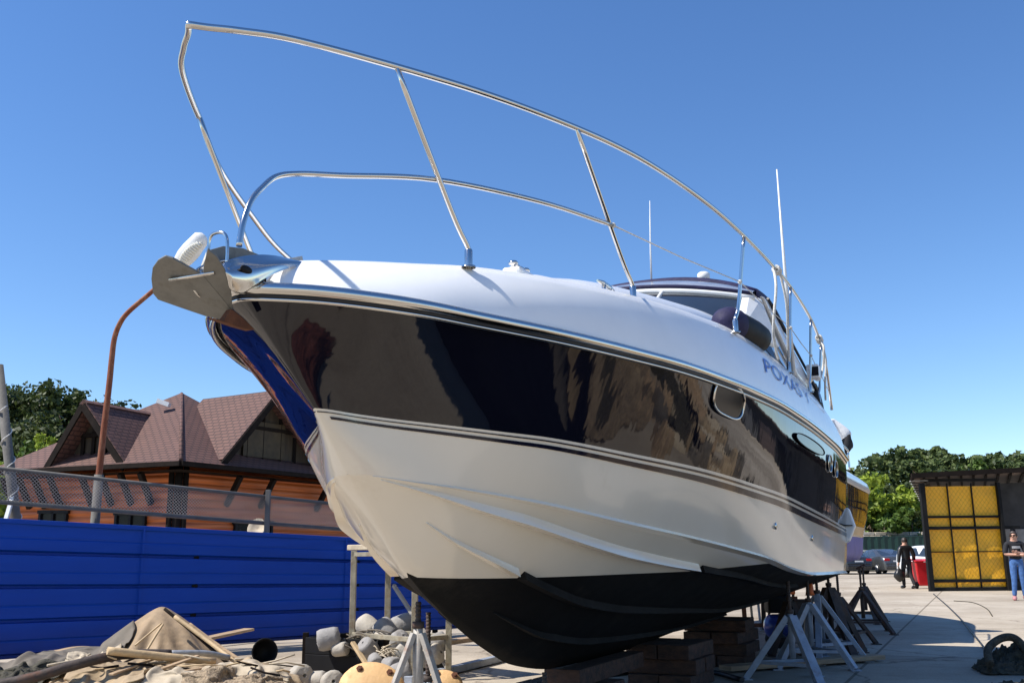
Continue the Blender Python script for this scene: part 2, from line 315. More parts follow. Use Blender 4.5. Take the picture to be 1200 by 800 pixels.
# ------------------------------------------------------------------ world frame of the yacht: local x = port, y = aft, z = up
TH = R(25.0); BO = Vector((-1.48, 4.11, 0))
yacht = thing('motor_yacht', BO, 'big motor yacht with glossy navy topsides and white bottom propped up ashore', 'yacht', rz=-TH)
BM = MATS[yacht.name]
def bw(b, s, z): return BM @ Vector((b, s, z))
def pchip(xs, ys):
    xs = np.array(xs, float); ys = np.array(ys, float); h = np.diff(xs); d = np.diff(ys)/h; n = len(xs); m = np.zeros(n)
    for i in range(1, n-1):
        if d[i-1]*d[i] > 0:
            w1 = 2*h[i]+h[i-1]; w2 = h[i]+2*h[i-1]; m[i] = (w1+w2)/(w1/d[i-1]+w2/d[i])
    m[0] = d[0]; m[-1] = d[-1]
    def f(x):
        x = min(max(x, xs[0]), xs[-1]); i = int(min(max(np.searchsorted(xs, x)-1, 0), n-2)); t = (x-xs[i])/h[i]
        return float((2*t**3-3*t*t+1)*ys[i]+(t**3-2*t*t+t)*h[i]*m[i]+(-2*t**3+3*t*t)*ys[i+1]+(t**3-t*t)*h[i]*m[i+1])
    return f
class Curve:
    def __init__(s, pts):
        S = [p[0] for p in pts]; s.s0, s.s1 = S[0], S[-1]; s.b = pchip(S, [p[1] for p in pts]); s.z = pchip(S, [p[2] for p in pts])
    def at(s, t): q = s.s0+(s.s1-s.s0)*t; return Vector((s.b(q), q, s.z(q)))
    def S(s, q): return Vector((s.b(q), q, s.z(q)))
SH = Curve([(.45, 0, 2.44), (.47, .06, 2.44), (.52, .15, 2.438), (.62, .29, 2.435), (.8, .48, 2.425), (1.04, .66, 2.415), (1.33, .81, 2.405), (1.7, .98, 2.40), (2.2, 1.16, 2.40), (2.6, 1.28, 2.40), (3.08, 1.41, 2.40), (3.63, 1.51, 2.40), (4.34, 1.60, 2.405), (5.39, 1.67, 2.41), (6.7, 1.69, 2.41), (8.35, 1.675, 2.40), (10.2, 1.60, 2.37)])
NV = Curve([(1.06, 0, 1.965), (1.075, .02, 1.964), (1.12, .05, 1.962), (1.23, .10, 1.955), (1.40, .22, 1.94), (1.60, .41, 1.92), (1.90, .69, 1.89), (2.15, .86, 1.875), (2.9, 1.10, 1.84), (3.87, 1.34, 1.80), (4.69, 1.46, 1.76), (5.99, 1.57, 1.70), (7.5, 1.585, 1.63), (10.2, 1.545, 1.52)])
CH = Curve([(1.37, 0, 1.645), (1.385, .05, 1.643), (1.43, .13, 1.637), (1.58, .28, 1.61), (1.82, .44, 1.58), (2.36, .75, 1.50), (3.0, .95, 1.42), (4.0, 1.12, 1.335), (4.75, 1.26, 1.26), (5.75, 1.38, 1.165), (6.6, 1.44, 1.06), (7.5, 1.475, 1.0), (10.2, 1.49, .97)])
KZ = pchip([1.37, 1.5, 1.72, 2.04, 2.4, 2.69, 3.0, 3.46, 4.23, 5.6, 7.9, 10.2], [1.645, 1.55, 1.37, 1.09, .885, .735, .605, .455, .36, .345, .415, .49])
DE = Curve([(.70, 0, 2.66), (.72, .06, 2.662), (.79, .17, 2.67), (.95, .32, 2.69), (1.2, .50, 2.72), (1.5, .68, 2.76), (2.1, .97, 2.80), (2.8, 1.20, 2.84), (3.63, 1.38, 2.88), (4.4, 1.47, 2.92), (5.4, 1.53, 2.93), (6.7, 1.55, 2.94), (8.35, 1.54, 2.93), (10.2, 1.47, 2.90)])
N = 72
T = [(i/N)**1.75 for i in range(N+1)]
def loop(fn):
    """fn(t) -> port-side point; returns one row running starboard stern - bow - port stern"""
    P = [fn(t) for t in T]
    return [Vector((-p.x, p.y, p.z)) for p in P[:0:-1]]+P
def lerp(a, b, v): return a+(b-a)*v
def top_pt(t, v):      # v 0 = sheer, 1 = knuckle ; flared section
    a, b = SH.at(t), NV.at(t); p = lerp(a, b, v); k = max(0, 1-p.y/4.5)
    p.x = max(0, p.x-(.045*k-.02*(1-k))*sin(pi*v)*min(1, p.x/.25)); return p
def side_pt(t, v):
    p = lerp(NV.at(t), CH.at(t), v); p.x += .012*sin(pi*v)*min(1, p.x/.3); return p
def bot_pt(q, u):      # station q, u 0 keel .. 1 chine
    b, z, k = CH.b(q), CH.z(q), KZ(q); bul = .03*sin(pi*u)*min(1, b/.6)
    return Vector((b*u+bul*.6, q, k+(z-k)*u-bul*.6))
def WL(q): return 1.088 if q < 4.6 else (1.088+.045*min(1, (q-4.6)/1.6) if q < 6.2 else 1.133)
def uw(q):
    z, k = CH.z(q), KZ(q); return min(1, max(0, (WL(q)-k)/(z-k))) if z-k > 1e-4 else 0
QS = [1.372+(10.2-1.372)*t for t in T]
# topsides
mb = MB(); rows = [loop(lambda t, v=k/8: top_pt(t, v)) for k in range(9)]; mb.grid(rows)
mb.grid([[r[0] for r in rows], [r[-1] for r in rows]], False)
topside = mb.build('navy_topsides', 'navy', yacht, local=True)
# white bottom sides
mb = MB(); rows = [loop(lambda t, v=k/6: side_pt(t, v)) for k in range(7)]; mb.grid(rows)
mb.grid([[r[0] for r in rows], [r[-1] for r in rows]], False)
def bot_grid(mb, f0, f1, n, q0):
    Q = [q for q in QS if q > q0]
    for sgn in (1, -1):
        rows = []
        for k in range(n+1):
            row = []
            for q in Q:
                a, b = f0(q), f1(q); p = bot_pt(q, a+(b-a)*k/n); p.x *= sgn; row.append(p)
            rows.append(row)
        mb.grid(rows)
bot_grid(mb, uw, lambda q: 1, 8, 1.37)
RAILS = [(.80, 1.47, 7.9, .085), (.46, 1.84, 8.9, .075), (.21, 2.75, 8.4, .065)]
def rail_pts(u, q0, q1, w, white):
    out = []
    n = 90
    for i in range(n+1):
        q = q0+(q1-q0)*(i/n)**1.3; is_w = u > uw(q)
        if is_w != white: continue
        k = min(1, (q-q0)/.8)**.8; ww = w*(.12+.88*k); b = CH.b(q)
        p0 = bot_pt(q, u); u1 = min(.985, u+ww*.8/max(b, .1)); p2 = bot_pt(q, u1)
        e = Vector((p0.x+ww, q, p0.z-.004))
        out.append((p0, e, p2))
    return out
def rail_mesh(mb, R_):
    if len(R_) < 2: return
    for sg in (1, -1):
        a, e, c = [[Vector((p[i].x*sg, p[i].y, p[i].z)) for p in R_] for i in range(3)]
        mb.grid([a, e], False); mb.grid([e, c], False)
        for j in (0, -1): mb.add([a[j], e[j], c[j]], [(0, 1, 2)])
for r in RAILS: rail_mesh(mb, rail_pts(*r, True))
# chine lip
for sg in (1, -1):
    A1, B1, C1 = [], [], []
    for q in QS[4:]:
        p = CH.S(q); w = .03*min(1, (q-1.4)/1.0); A1.append(Vector((sg*(p.x-.002), q, p.z+.03*min(1, (q-1.4)/1)))); B1.append(Vector((sg*(p.x+w), q, p.z-.006))); b = bot_pt(q, .975); C1.append(Vector((sg*b.x, q, b.z)))
    mb.grid([A1, B1], False); mb.grid([B1, C1], False)
hull_white = mb.build('white_hull', 'white_gel', yacht, local=True)
mb = MB(); bot_grid(mb, lambda q: 0, uw, 8, 1.9)
for r in RAILS: rail_mesh(mb, rail_pts(*r, False))
e = [bot_pt(10.2, uw(10.2)*k/8) for k in range(9)]; mb.add(e+[Vector((-p.x, p.y, p.z)) for p in e[::-1]], [tuple(range(18))])
mb.build('black_underbody', 'antifoul', yacht, local=True)
# boot stripes under the knuckle
mb = MB()
for v0, v1, q0 in ((.045, .075, 1.0), (.115, .20, 1.12)):
    for sg in (1, -1):
        ra, rb = [], []
        for t in T:
            p = side_pt(t, v0)
            if p.y < q0: continue
            k = min(1, (p.y-q0)/3); o = Vector((.005, -.003, 0)); a = side_pt(t, v0)+o; b = side_pt(t, v0+(v1-v0)*(.5+.5*k))+o
            a.x *= sg; b.x *= sg; ra.append(a); rb.append(b)
        mb.grid([ra, rb])
mb.build('boot_stripe', 'stripe', yacht, local=True)
# rub rail : chrome cap, black rubber, thin bright edge
def outn(C, t):
    a, b = C.at(max(0, t-.004)), C.at(min(1, t+.004)); d = b-a
    if t < .002: return Vector((0, -1, 0))
    return Vector((d.y, -d.x, 0)).normalized()
def sweep(profile, C=SH):
    mb = MB(); P = [(C.at(t), outn(C, t)) for t in T]; rows = []
    for o, dz in profile:
        port = [p+n*o+Vector((0, 0, dz)) for p, n in P]; rows.append([Vector((-p.x, p.y, p.z)) for p in port[:0:-1]]+port)
    rows.append(rows[0]); return mb.grid(rows)
ca = [(.010+.034*cos(a)*1.0, .014+.032*sin(a)) for a in [2*pi*k/10 for k in range(10)]]
sweep(ca).build('rub_rail', 'steel', yacht, local=True)
sweep([(-.01, -.014), (.018, -.014), (.019, -.028), (-.01, -.028)]).build('rubber_strip', 'rubber', yacht, local=True)
sweep([(.004+.014*cos(a), -.036+.010*sin(a)) for a in [2*pi*k/6 for k in range(6)]]).build('bright_edge_strip', 'steel', yacht, local=True)
# deck
def dk(t, v):
    a, b = SH.at(t), DE.at(t); a = a+Vector((0, 0, .02)); p = lerp(a, b, v); n = outn(SH, t); return p+n*(.036*sin(pi*v)**.9)*min(1, .35+p.y/3)
def din(t, v):
    e = DE.at(t); return Vector((e.x*(1-v), e.y, e.z+.055*min(1, e.x)*(1-(1-v)**2)))
mb = MB(); mb.grid([loop(lambda t, v=k/8: dk(t, v)) for k in range(9)]+[loop(lambda t, v=k/6: din(t, v)) for k in range(1, 7)])
deck = mb.build('deck', 'deck', yacht, local=True)
# coachroof
CR = pchip([1.9, 2.15, 2.4, 2.87, 3.5, 4.12, 4.6, 5.45, 6.3, 7.6], [.24, .38, .48, .62, .80, .95, 1.06, 1.21, 1.31, 1.33])
CZ = pchip([1.9, 2.15, 2.4, 2.87, 3.5, 4.6, 5.45, 6.3, 7.6], [2.80, 2.86, 2.945, 3.09, 3.215, 3.32, 3.38, 3.38, 3.34])
mb = MB(); rows = []
for i in range(45):
    q = 1.9+5.7*(i/44)**1.4; w, zt = CR(q), CZ(q); zb = DE.z(q)-.02; row = []
    for k in range(33):
        a = pi*k/32; c, sn = cos(a), sin(a); row.append(Vector((w*math.copysign(abs(c)**.36, c)*(1+.04*(1-sn)), q-.10*sn*(1 if q < 3 else 0), zb+(zt-zb)*abs(sn)**.50)))
    rows.append(row)
mb.grid(rows); mb.add(rows[0], [tuple(range(33))]); mb.add(rows[-1], [tuple(range(33))])
coach = mb.build('coachroof', 'deck', yacht, local=True)
mb = MB(); zc = lambda q: CZ(q)
mb.prism([(-.27, 3.0, zc(3.0)+.0), (.27, 3.0, zc(3.0)), (.27, 3.55, zc(3.55)), (-.27, 3.55, zc(3.55))], (0, 0, .035)); mb.build('deck_hatch', 'dglass', coach, local=True, bevel=.015)
# windscreen
def ws(b, k):
    u = b/1.36; s0 = 5.25+.62*u*u; s1 = 5.95+.42*u*u; z0 = 3.36-.13*u*u; z1 = 3.755-.10*u*u; return Vector((b*(1-.05*k), s0+(s1-s0)*k, z0+(z1-z0)*k))
B_ = [-1.36+2.72*i/24 for i in range(25)]
mb = MB(); mb.grid([[ws(b, k/4) for b in B_] for k in range(5)]); scr = mb.build('windscreen', 'dglass', yacht, local=True)
mb = MB(); mb.tube([ws(b, 1.0) for b in B_], .032, 8); mb.tube([ws(b, .0) for b in B_], .025, 8)
for b in (-.5, .5): mb.tube([ws(b, 0), ws(b, 1)], .02, 6)
mb.build('windscreen_frame', 'white_pl', scr, local=True)
for sg in (1, -1):
    mb = MB(); a = ws(1.36, 0); b = ws(1.36, 1)
    P = [Vector((1.24, a.y-.22, 3.22)), Vector((1.18, b.y-.05, 3.69)), Vector((1.27, b.y+.10, 3.68)), Vector((1.47, a.y+.30, 3.10))]
    P2 = [p+Vector((.05, .0, -.0)) for p in P]
    Q0 = [Vector((p.x*sg, p.y, p.z)) for p in P]; mb.prism(Q0, (sg*.07, .05, .01)); mb.build('windscreen_pillar', 'white_pl', yacht, local=True, bevel=.03)
    mb = MB(); W = [Vector((1.40, 6.15, 3.12)), Vector((1.31, 6.42, 3.66)), Vector((1.33, 6.70, 3.60)), Vector((1.49, 7.55, 2.98)), Vector((1.50, 6.3, 2.96))]
    mb.prism([Vector((p.x*sg, p.y, p.z)) for p in W], (sg*-.012, 0, 0)); mb.build('side_window', 'dglass', yacht, local=True)
    mb = MB(); mb.prism([Vector((p[0]*sg, p[1], p[2])) for p in ((1.34, 6.62, 3.74), (1.34, 6.80, 3.74), (1.53, 8.45, 3.02), (1.53, 8.05, 2.97), (1.50, 7.45, 3.05))], (sg*-.05, 0, 0)); mb.build('side_coaming', 'deck', yacht, local=True, bevel=.02)
    mb = MB(); mb.tube([Vector((1.345*sg, 6.83, 3.76)), Vector((1.54*sg, 8.47, 3.05))], .016, 6); mb.build('coaming_trim', 'rubber', yacht, local=True)
# canvas top with vinyl front
def cv(b, s, z): return Vector((b, s, z))
def ctop(u, k):   # u -1..1 across, k 0..1 aft
    s = 6.85+1.5*k; return Vector((u*1.24, s, 4.13-.25*abs(u)**2.4+.05*sin(pi*k)-.12*max(0, k-.6)))
U_ = [-1+2*i/20 for i in range(21)]
mb = MB(); mb.grid([[ctop(u, k/8) for u in U_] for k in range(9)])
lip = [ctop(u, 0) for u in U_]; mb.grid([lip, [p+Vector((0, -.05, -.055)) for p in lip]])
lip2 = [ctop(u, 1) for u in U_]; mb.grid([lip2, [p+Vector((0, .05, -.3)) for p in lip2]])
for sg in (1, -1): mb.grid([[ctop(sg, k/8) for k in range(9)], [Vector((sg*1.27, 6.6+1.8*k/8, 3.74)) for k in range(9)]])
canopy = mb.build('canvas_top', 'canvas', yacht, local=True)
md = canopy.modifiers.new('thick', 'SOLIDIFY'); md.thickness = .02
mb = MB(); mb.grid([[lerp(ws(u*1.34, 1)+Vector((0, .02, .045)), ctop(u, 0)+Vector((0, -.04, -.05)), k/3)+Vector((0, -.03*sin(pi*k/3), .02*sin(pi*k/3))) for u in U_] for k in range(4)]); mb.build('vinyl_window', 'vinyl', canopy, local=True)
mb = MB(); mb.tube([ws(u*1.34, 1)+Vector((0, .0, .05)) for u in U_], .02, 6); mb.build('canvas_hem', 'canvas', canopy, local=True)
mb = MB(); mb.lathe([(.001, 0), (.055, 0), (.055, .07), (.07, .08), (.07, .14), (.05, .16), (.001, .16)], (.58, 7.3, 4.10), n=14); mb.build('navigation_light', 'white_pl', yacht, local=True)
# antennas
mb = MB(); mb.tube([(1.50, 7.15, 3.0), (1.49, 7.1, 4.2), (1.49, 7.05, 5.22)], [.022, .016, .007], 8); mb.build('antenna', 'white_pl', yacht, local=True)
mb = MB(); mb.tube([(-.02, 7.3, 4.1), (-.0, 7.25, 4.6), (.03, 7.2, 5.16)], [.014, .010, .004], 6); mb.build('antenna', 'white_pl', yacht, local=True)
# horn / floodlight box on the coaming
mb = MB(); mb.box((1.58, 8.02, 3.17), (.13, .17, .15)); mb.bar((1.5, 8.05, 3.05), (1.56, 8.04, 3.12), .05); fl = mb.build('floodlight', 'white_pl', yacht, local=True, bevel=.012)
mb = MB(); mb.box((1.60, 7.932, 3.165), (.09, .012, .10)); mb.build('floodlight_glass', 'black', fl, local=True)
mb = MB(); mb.lathe([(.001, 0), (.17, .0), (.2, .03), (.17, .07), (.001, .07)], (1.48, 8.62, 2.96), Matrix.Rotation(R(80), 3, 'Y'), 18); mb.build('hatch_cover', 'black', yacht, local=True)
# portholes set into the topsides
def top_at(q, z):
    best = None
    for i in range(400):
        v = i/400; lo, hi = 0, 1
        for _ in range(22):
            m = (lo+hi)/2
            if top_pt(m, v).y < q: lo = m
            else: hi = m
        p = top_pt(hi, v)
        if best is None or abs(p.z-z) < abs(best[0].z-z): best = (p, hi, v)
    p, t, v = best; du = top_pt(min(1, t+.01), v)-top_pt(t-.01, v); dv = top_pt(t, max(0, v-.05))-top_pt(t, min(1, v+.05))
    du.normalize(); dv.normalize(); n = dv.cross(du)*-1
    if n.x < 0: n = -n
    n.normalize(); up = n.cross(du); up = up if up.z > 0 else -up; return p, du, up, n
def porthole(q, z, w, h, ex=2.6, tilt=0.0, rr_=.010, fm='steel'):
    p, du, up, n = top_at(q, z)
    ring = []
    for i in range(40):
        a = 2*pi*i/40; x = w*math.copysign(abs(cos(a))**(2/ex), cos(a)); y = h*math.copysign(abs(sin(a))**(2/ex), sin(a)); ring.append(p+du*(x)+up*(y+tilt*x)+n*.012)
    for sg in (1, -1):
        rr = [Vector((c.x*sg, c.y, c.z)) for c in ring]; mb = MB(); mb.tube(rr+[rr[0], rr[1]], rr_, 6, cap=False); fr = mb.build('porthole', fm, yacht, local=True)
        mb = MB(); mb.add([c-Vector((n.x*sg, n.y, n.z))*.003 for c in rr], [tuple(range(40))]); mb.build('porthole_glass', 'portglass', fr, local=True)
porthole(3.92, 2.29, .29, .115, 3.0, -.06)
porthole(6.7, 2.23, .85, .055, 2.3, .01, .005, 'black')
porthole(8.05, 2.16, .15, .09, rr_=.007); porthole(8.6, 2.14, .15, .09, rr_=.007)
for q, v in ((5.6, .5), (7.2, .45)):
    t = ((q-NV.s0)/(NV.s1-NV.s0)); p = side_pt(t, v); mb = MB(); mb.lathe([(.001, 0), (.03, 0), (.03, .015), (.015, .02), (.001, .02)], p-Vector((.004, 0, 0)), Matrix.Rotation(R(90), 3, 'Y'), 12); mb.build('drain_fitting', 'steel', yacht, local=True)
# exhaust / corner cap at the port quarter
mb = MB(); mb.prism([(1.48, 10.12, 1.30), (1.58, 10.12, 1.36), (1.66, 10.13, 1.54), (1.60, 10.14, 1.76), (1.52, 10.14, 1.80)], (0, .12, 0)); cc = mb.build('quarter_fender', 'white_pl', yacht, local=True, bevel=.02)
mb = MB(); mb.box((1.58, 10.115, 1.55), (.10, .02, .014)); mb.build('fender_slot', 'rubber', cc, local=True)
# ---- pulpit and guard rail
RP = smooth_path([(0, 0, 3.61), (.06, .06, 3.612), (.17, .15, 3.613), (.35, .33, 3.614), (.645, .77, 3.615), (.93, 1.26, 3.615), (1.18, 1.87, 3.63), (1.35, 2.39, 3.635), (1.455, 3.01, 3.66), (1.54, 3.71, 3.68), (1.595, 4.45, 3.695), (1.605, 5.5, 3.76), (1.61, 6.61, 3.80), (1.61, 7.9, 3.745), (1.60, 8.66, 3.60), (1.60, 9.0, 3.36), (1.60, 9.2, 2.9)], 7)
mb = MB(); mb.tube([Vector((-p.x, p.y, p.z-.15*max(0, min(p.y, 4.5)-.85))) for p in RP[:0:-1]]+RP, .0175, 10); rail = mb.build('guard_rail', 'steel', yacht, local=True)
MP = smooth_path([(.13, .27, 2.60), (.13, .29, 2.72), (.125, .34, 2.84), (.125, .41, 2.93), (.14, .50, 3.02), (.20, .60, 3.06), (.35, .74, 3.075), (.65, 1.16, 3.15), (.97, 1.80, 3.19), (1.19, 2.46, 3.215)], 7)
STN = [((.70, 1.45, 2.74), (.645, .77, 3.612), .03), ((1.17, 2.88, 2.83), (1.185, 1.88, 3.625), .04), ((1.5, 4.43, 2.90), (1.595, 4.5, 3.69), .03), ((1.555, 6.52, 2.92), (1.61, 6.61, 3.80), .02), ((1.55, 7.85, 2.92), (1.61, 7.9, 3.74), .02), ((1.54, 8.6, 2.91), (1.60, 8.66, 3.6), .02)]
WIRE = [(1.19, 2.46, 3.215), (1.55, 4.46, 3.31), (1.59, 6.57, 3.37), (1.585, 7.88, 3.33), (1.58, 8.63, 3.24), (1.60, 9.1, 3.1)]
for sg in (1, -1):
    fl = lambda p: Vector((p[0]*sg, p[1], p[2]))
    if sg > 0: mb = MB(); mb.tube([fl(p) for p in MP], .0145, 10); mb.build('middle_rail', 'steel', yacht, local=True)
    for foot, topp, bend in STN:
        if sg < 0 and 2 < foot[1] < 3: continue
        f, tp = Vector(foot), Vector(topp); k1 = f+Vector((0, 0, .10)); k2 = lerp(f, tp, .28)+Vector((0, bend*.9, .02))
        P = smooth_path([f, k1, k2, tp], 6)
        mb = MB(); mb.tube([fl(p) for p in P], .015, 10); mb.lathe([(.022, .0), (.022, .10), (.019, .105), (.001, .105)], fl(f+Vector((0, 0, -.005))), n=12); mb.lathe([(.04, 0), (.04, .008), (.022, .012)], fl(f+Vector((0, 0, -.004))), n=12)
        st = mb.build('stanchion', 'steel', yacht, local=True)
    mb = MB()
    for a, b in zip(WIRE[:-1], WIRE[1:]):
        a, b = fl(a), fl(b); mb.tube([a, (a+b)/2-Vector((0, 0, .012)), b], .0045, 5)
    for p in WIRE[:-1]: mb.ball(fl(p), .018, 8, 6)
    mb.build('guard_wire', 'rope', yacht, local=True)
# deck fittings
def fit_base(b, s):
    e = DE.S(s); return Vector((b, s, e.z+.055*(1-(b/e.x)**2)))
for sg in (1, -1):
    p = fit_base(.76, 1.95); p.x *= sg
    mb = MB(); mb.box(p+Vector((0, .04, .015)), (.12, .26, .05)); pad = mb.build('windlass_pad', 'deck', yacht, local=True, bevel=.02)
    for dy in (-.05, .12):
        mb = MB(); mb.lathe([(.014, .03), (.014, .055), (.026, .06), (.03, .07), (.022, .08), (.001, .082)], p+Vector((0, dy, 0)), n=14); mb.tube([p+Vector((0, dy, .068)), p+Vector((0, dy+(.08 if dy < 0 else -.08), .07))], [.013, .007], 8); mb.build('bollard', 'steel', pad, local=True)
    p = fit_base(1.04, 2.72); p.x *= sg
    mb = MB(); mb.tube([p+Vector((0, -.16, .055)), p+Vector((0, -.06, .065)), p+Vector((0, .08, .065)), p+Vector((0, .18, .055))], [.008, .016, .016, .008], 8)
    for dy in (-.04, .07): mb.tube([p+Vector((0, dy, -.01)), p+Vector((0, dy, .06))], .015, 8)
    mb.build('mooring_cleat', 'steel', yacht, local=True)
# stem-head fitting and bow roller
for sg in (1, -1):
    C_ = [[(.07, .22, 2.51), (.115, .215, 2.46), (.10, .26, 2.395)], [(.075, .32, 2.575), (.13, .33, 2.49), (.11, .335, 2.375)], [(.075, .51, 2.64), (.14, .47, 2.565), (.13, .42, 2.475)], [(.07, .68, 2.672), (.14, .64, 2.635), (.15, .60, 2.585)], [(.05, .86, 2.69), (.11, .85, 2.682), (.13, .845, 2.672)]]
    mb = MB(); mb.grid([smooth_path([(p[0]*sg, p[1], p[2]) for p in c], 4) for c in C_]); o = mb.build('stem_plate', 'steel', yacht, local=True); md = o.modifiers.new('sub', 'SUBSURF'); md.levels = 2; md.render_levels = 2; md = o.modifiers.new('thick', 'SOLIDIFY'); md.thickness = .008
mb = MB(); mb.prism([(-.09, .52, 2.50), (.09, .52, 2.50), (.09, .70, 2.60), (-.09, .70, 2.60)], (0, 0, .02)); mb.build('roller_floor', 'steel', yacht, local=True)
mb = MB(); mb.prism([(-.115, .30, 2.53), (-.115, .34, 2.635), (-.115, .44, 2.685), (-.115, .58, 2.715), (-.115, .74, 2.715), (-.115, .74, 2.60), (-.115, .4, 2.53)], (-.012, 0, 0)); mb.build('roller_cheek', 'galv', yacht, local=True)
mb = MB(); mb.lathe([(.001, -.08), (.05, -.08), (.03, 0), (.05, .08), (.001, .08)], (0, .47, 2.53), Matrix.Rotation(R(90), 3, 'Y'), 16); mb.build('bow_roller', 'rubber', yacht, local=True)
mb = MB(); mb.tube(smooth_path([(-.06, .28, 2.54), (-.06, .28, 2.645), (-.04, .28, 2.685), (.02, .28, 2.685), (.05, .28, 2.64), (.055, .28, 2.52)], 5), .008, 8); mb.build('roller_bail', 'steel', yacht, local=True)
mb = MB(); mb.ball((.128, .33, 2.505), .035, 12, 8, (.3, 1.2, .55)); mb.build('fairlead_hole', 'black', yacht, local=True)
# name on the bulwark
for word, q0, q1 in (('POXAS', 4.85, 6.55), ('Y', 6.78, 7.08)):
    tcv = bpy.data.curves.new('name', 'FONT'); tcv.body = word; tcv.size = 1.0; tcv.extrude = 0; tcv.shear = .25; tcv.resolution_u = 3
    to = bpy.data.objects.new('name', tcv); COL.objects.link(to); bpy.context.view_layer.update()
    tm = bpy.data.meshes.new_from_object(to.evaluated_get(bpy.context.evaluated_depsgraph_get())); bpy.data.objects.remove(to)
    bmt = bmesh.new(); bmt.from_mesh(tm); bmesh.ops.triangulate(bmt, faces=bmt.faces)
    xs = [v.co.x for v in bmt.verts]; x0, x1 = min(xs), max(xs)
    for v in bmt.verts:
        q = q0+(v.co.x-x0)/(x1-x0)*(q1-q0); t = (q-SH.s0)/(SH.s1-SH.s0); vv = .45+v.co.y*.42; p = dk(t, min(.97, vv)); n = outn(SH, t); v.co = p+(n+Vector((0, 0, .35))).normalized()*.007
    nm = bpy.data.meshes.new('name_lettering'); bmt.to_mesh(nm); bmt.free(); nm.materials.append(M['blue_letter'])
    no = bpy.data.objects.new('name_lettering', nm); COL.objects.link(no); no.parent = yacht; bpy.data.meshes.remove(tm)
# ------------------------------------------------------------------ anchor hung in the bow roller
an = thing('plough_anchor', bw(.0, .2, 2.3), 'grey galvanised plough anchor with a rust-stained tip hanging at the yacht\'s bow', 'anchor')
def bl(P): return [bw(*p) for p in P]
mb = MB()
def plate(px, p0, p1, p2):
    P0, P1, P2 = bw(*p0), bw(*p1), bw(*p2); n = (P1-P0).cross(P2-P0).normalized(); o = Vector((0, 0, EYE)); out = []
    for x, y in px: r_ = ray(x, y); out.append(o+r_*((P0-o).dot(n)/r_.dot(n)))
    return out, n
def closed_smooth(P, k=4):
    P = list(P); out = []; m = len(P)
    for i in range(m):
        a, b, c, d = P[i-1], P[i], P[(i+1) % m], P[(i+2) % m]
        for j in range(k):
            t = j/k; out.append(.5*((2*b)+(c-a)*t+(2*a-5*b+4*c-d)*t*t+(3*b-a-3*c+d)*t**3))
    return out
star, n1 = plate([(177, 327), (178.5, 314), (185, 305), (193, 300.5), (202, 303), (220, 313), (238, 323), (250, 337), (262, 351), (272, 364), (262, 375.5), (240, 370.5), (212, 361), (185, 351.5), (179, 344)], (0, .19, 2.45), (0, .40, 2.33), (-.26, .14, 2.47))
star2 = star[:3]+star[3:]; n1 = n1 if n1.y > 0 else -n1
port_, n2 = plate([(243, 292), (254, 301), (263, 316), (268, 331), (271, 346), (272, 364), (262, 351), (250, 337), (238, 323), (238.5, 312)], (0, .19, 2.45), (0, .40, 2.33), (.13, .19, 2.48))
n2 = n2 if n2.y > 0 else -n2
mb = MB(); mb.prism(star, n1*.012); fl_ = mb.build('fluke', 'galv', an, bevel=.004)
mb = MB(); mb.prism(port_, n2*.012); fl_ = mb.build('fluke', 'galv', an, bevel=.004)
tipP, n3 = plate([(247, 372), (262, 375.5), (272, 362), (285, 372), (299, 386), (294, 387), (276, 382)], (.02, .19, 2.45), (.02, .40, 2.33), (.025, .55, 2.30))
mb = MB(); mb.prism(tipP, bw(-.035, 0, 0)-bw(0, 0, 0)); mb.build('rusty_tip', 'rust', an, bevel=.008)
mb = MB(); mb.tube([star[0]*.62+star[6]*.38-n1*.012, port_[2]*.55+port_[8]*.45], .0095, 8); mb.build('tripping_bar', 'steel', an)
mb = MB(); mb.bar(bw(0, .55, 2.58), bw(0, .9, 2.72), .025, .05); mb.build('shank', 'galvbar', an)
# ------------------------------------------------------------------ loose gear on deck
fd = thing('covered_fender', bw(1.42, 5.1, 2.98), 'dark navy covered fender lying on the side deck beside the windscreen', 'fender')
mb = MB(); a, b = Vector((1.34, 4.70, 3.07)), Vector((1.48, 5.62, 3.06)); d = (b-a).normalized(); q_ = Vector((0, 0, 1)).rotation_difference(d).to_matrix(); Lc = (b-a).length
mb.lathe([(.001, -.02), (.07, .0), (.11, .05), (.135, .12), (.14, .3), (.14, Lc-.28), (.13, Lc-.12), (.08, Lc-.02), (.001, Lc)], a, q_, 18)
mb.v = [bw(*p) for p in mb.v]; f1 = mb.build('fender_body', 'black', fd)
mb = MB(); mb.lathe([(.001, -.03), (.075, -.01), (.118, .045), (.142, .12), (.146, .22)], a, q_, 18); mb.v = [bw(*p) for p in mb.v]; mb.build('fender_cover', 'canvas', fd)
def rope(name, pts, r, label, cat='rope', mat='rope', group=None):
    mb = MB(); mb.tube(smooth_path(pts, 7), r, 7); return tag(mb.build(name, mat), label, cat, group)
mb = MB()
mb.tube(smooth_path([bw(*p) for p in [(1.60, 5.78, 3.76), (1.62, 5.70, 3.55), (1.57, 5.72, 3.2), (1.55, 5.9, 3.02), (1.56, 5.95, 2.95)]], 7), .013, 7)
mb.tube(smooth_path([bw(*p) for p in [(1.62, 5.98, 3.78), (1.64, 6.1, 3.5), (1.60, 6.3, 3.2), (1.57, 6.45, 3.02)]], 7), .012, 7)
for k in range(3): mb.tube([bw(1.608+.03*cos(2*pi*i/10), 5.84+.045*k, 3.775+.03*sin(2*pi*i/10)) for i in range(12)], .013, 6)
tag(mb.build('mooring_rope', 'rope'), 'white mooring rope hitched round the top guard rail just above the cabin side window', 'rope')
mb = MB()
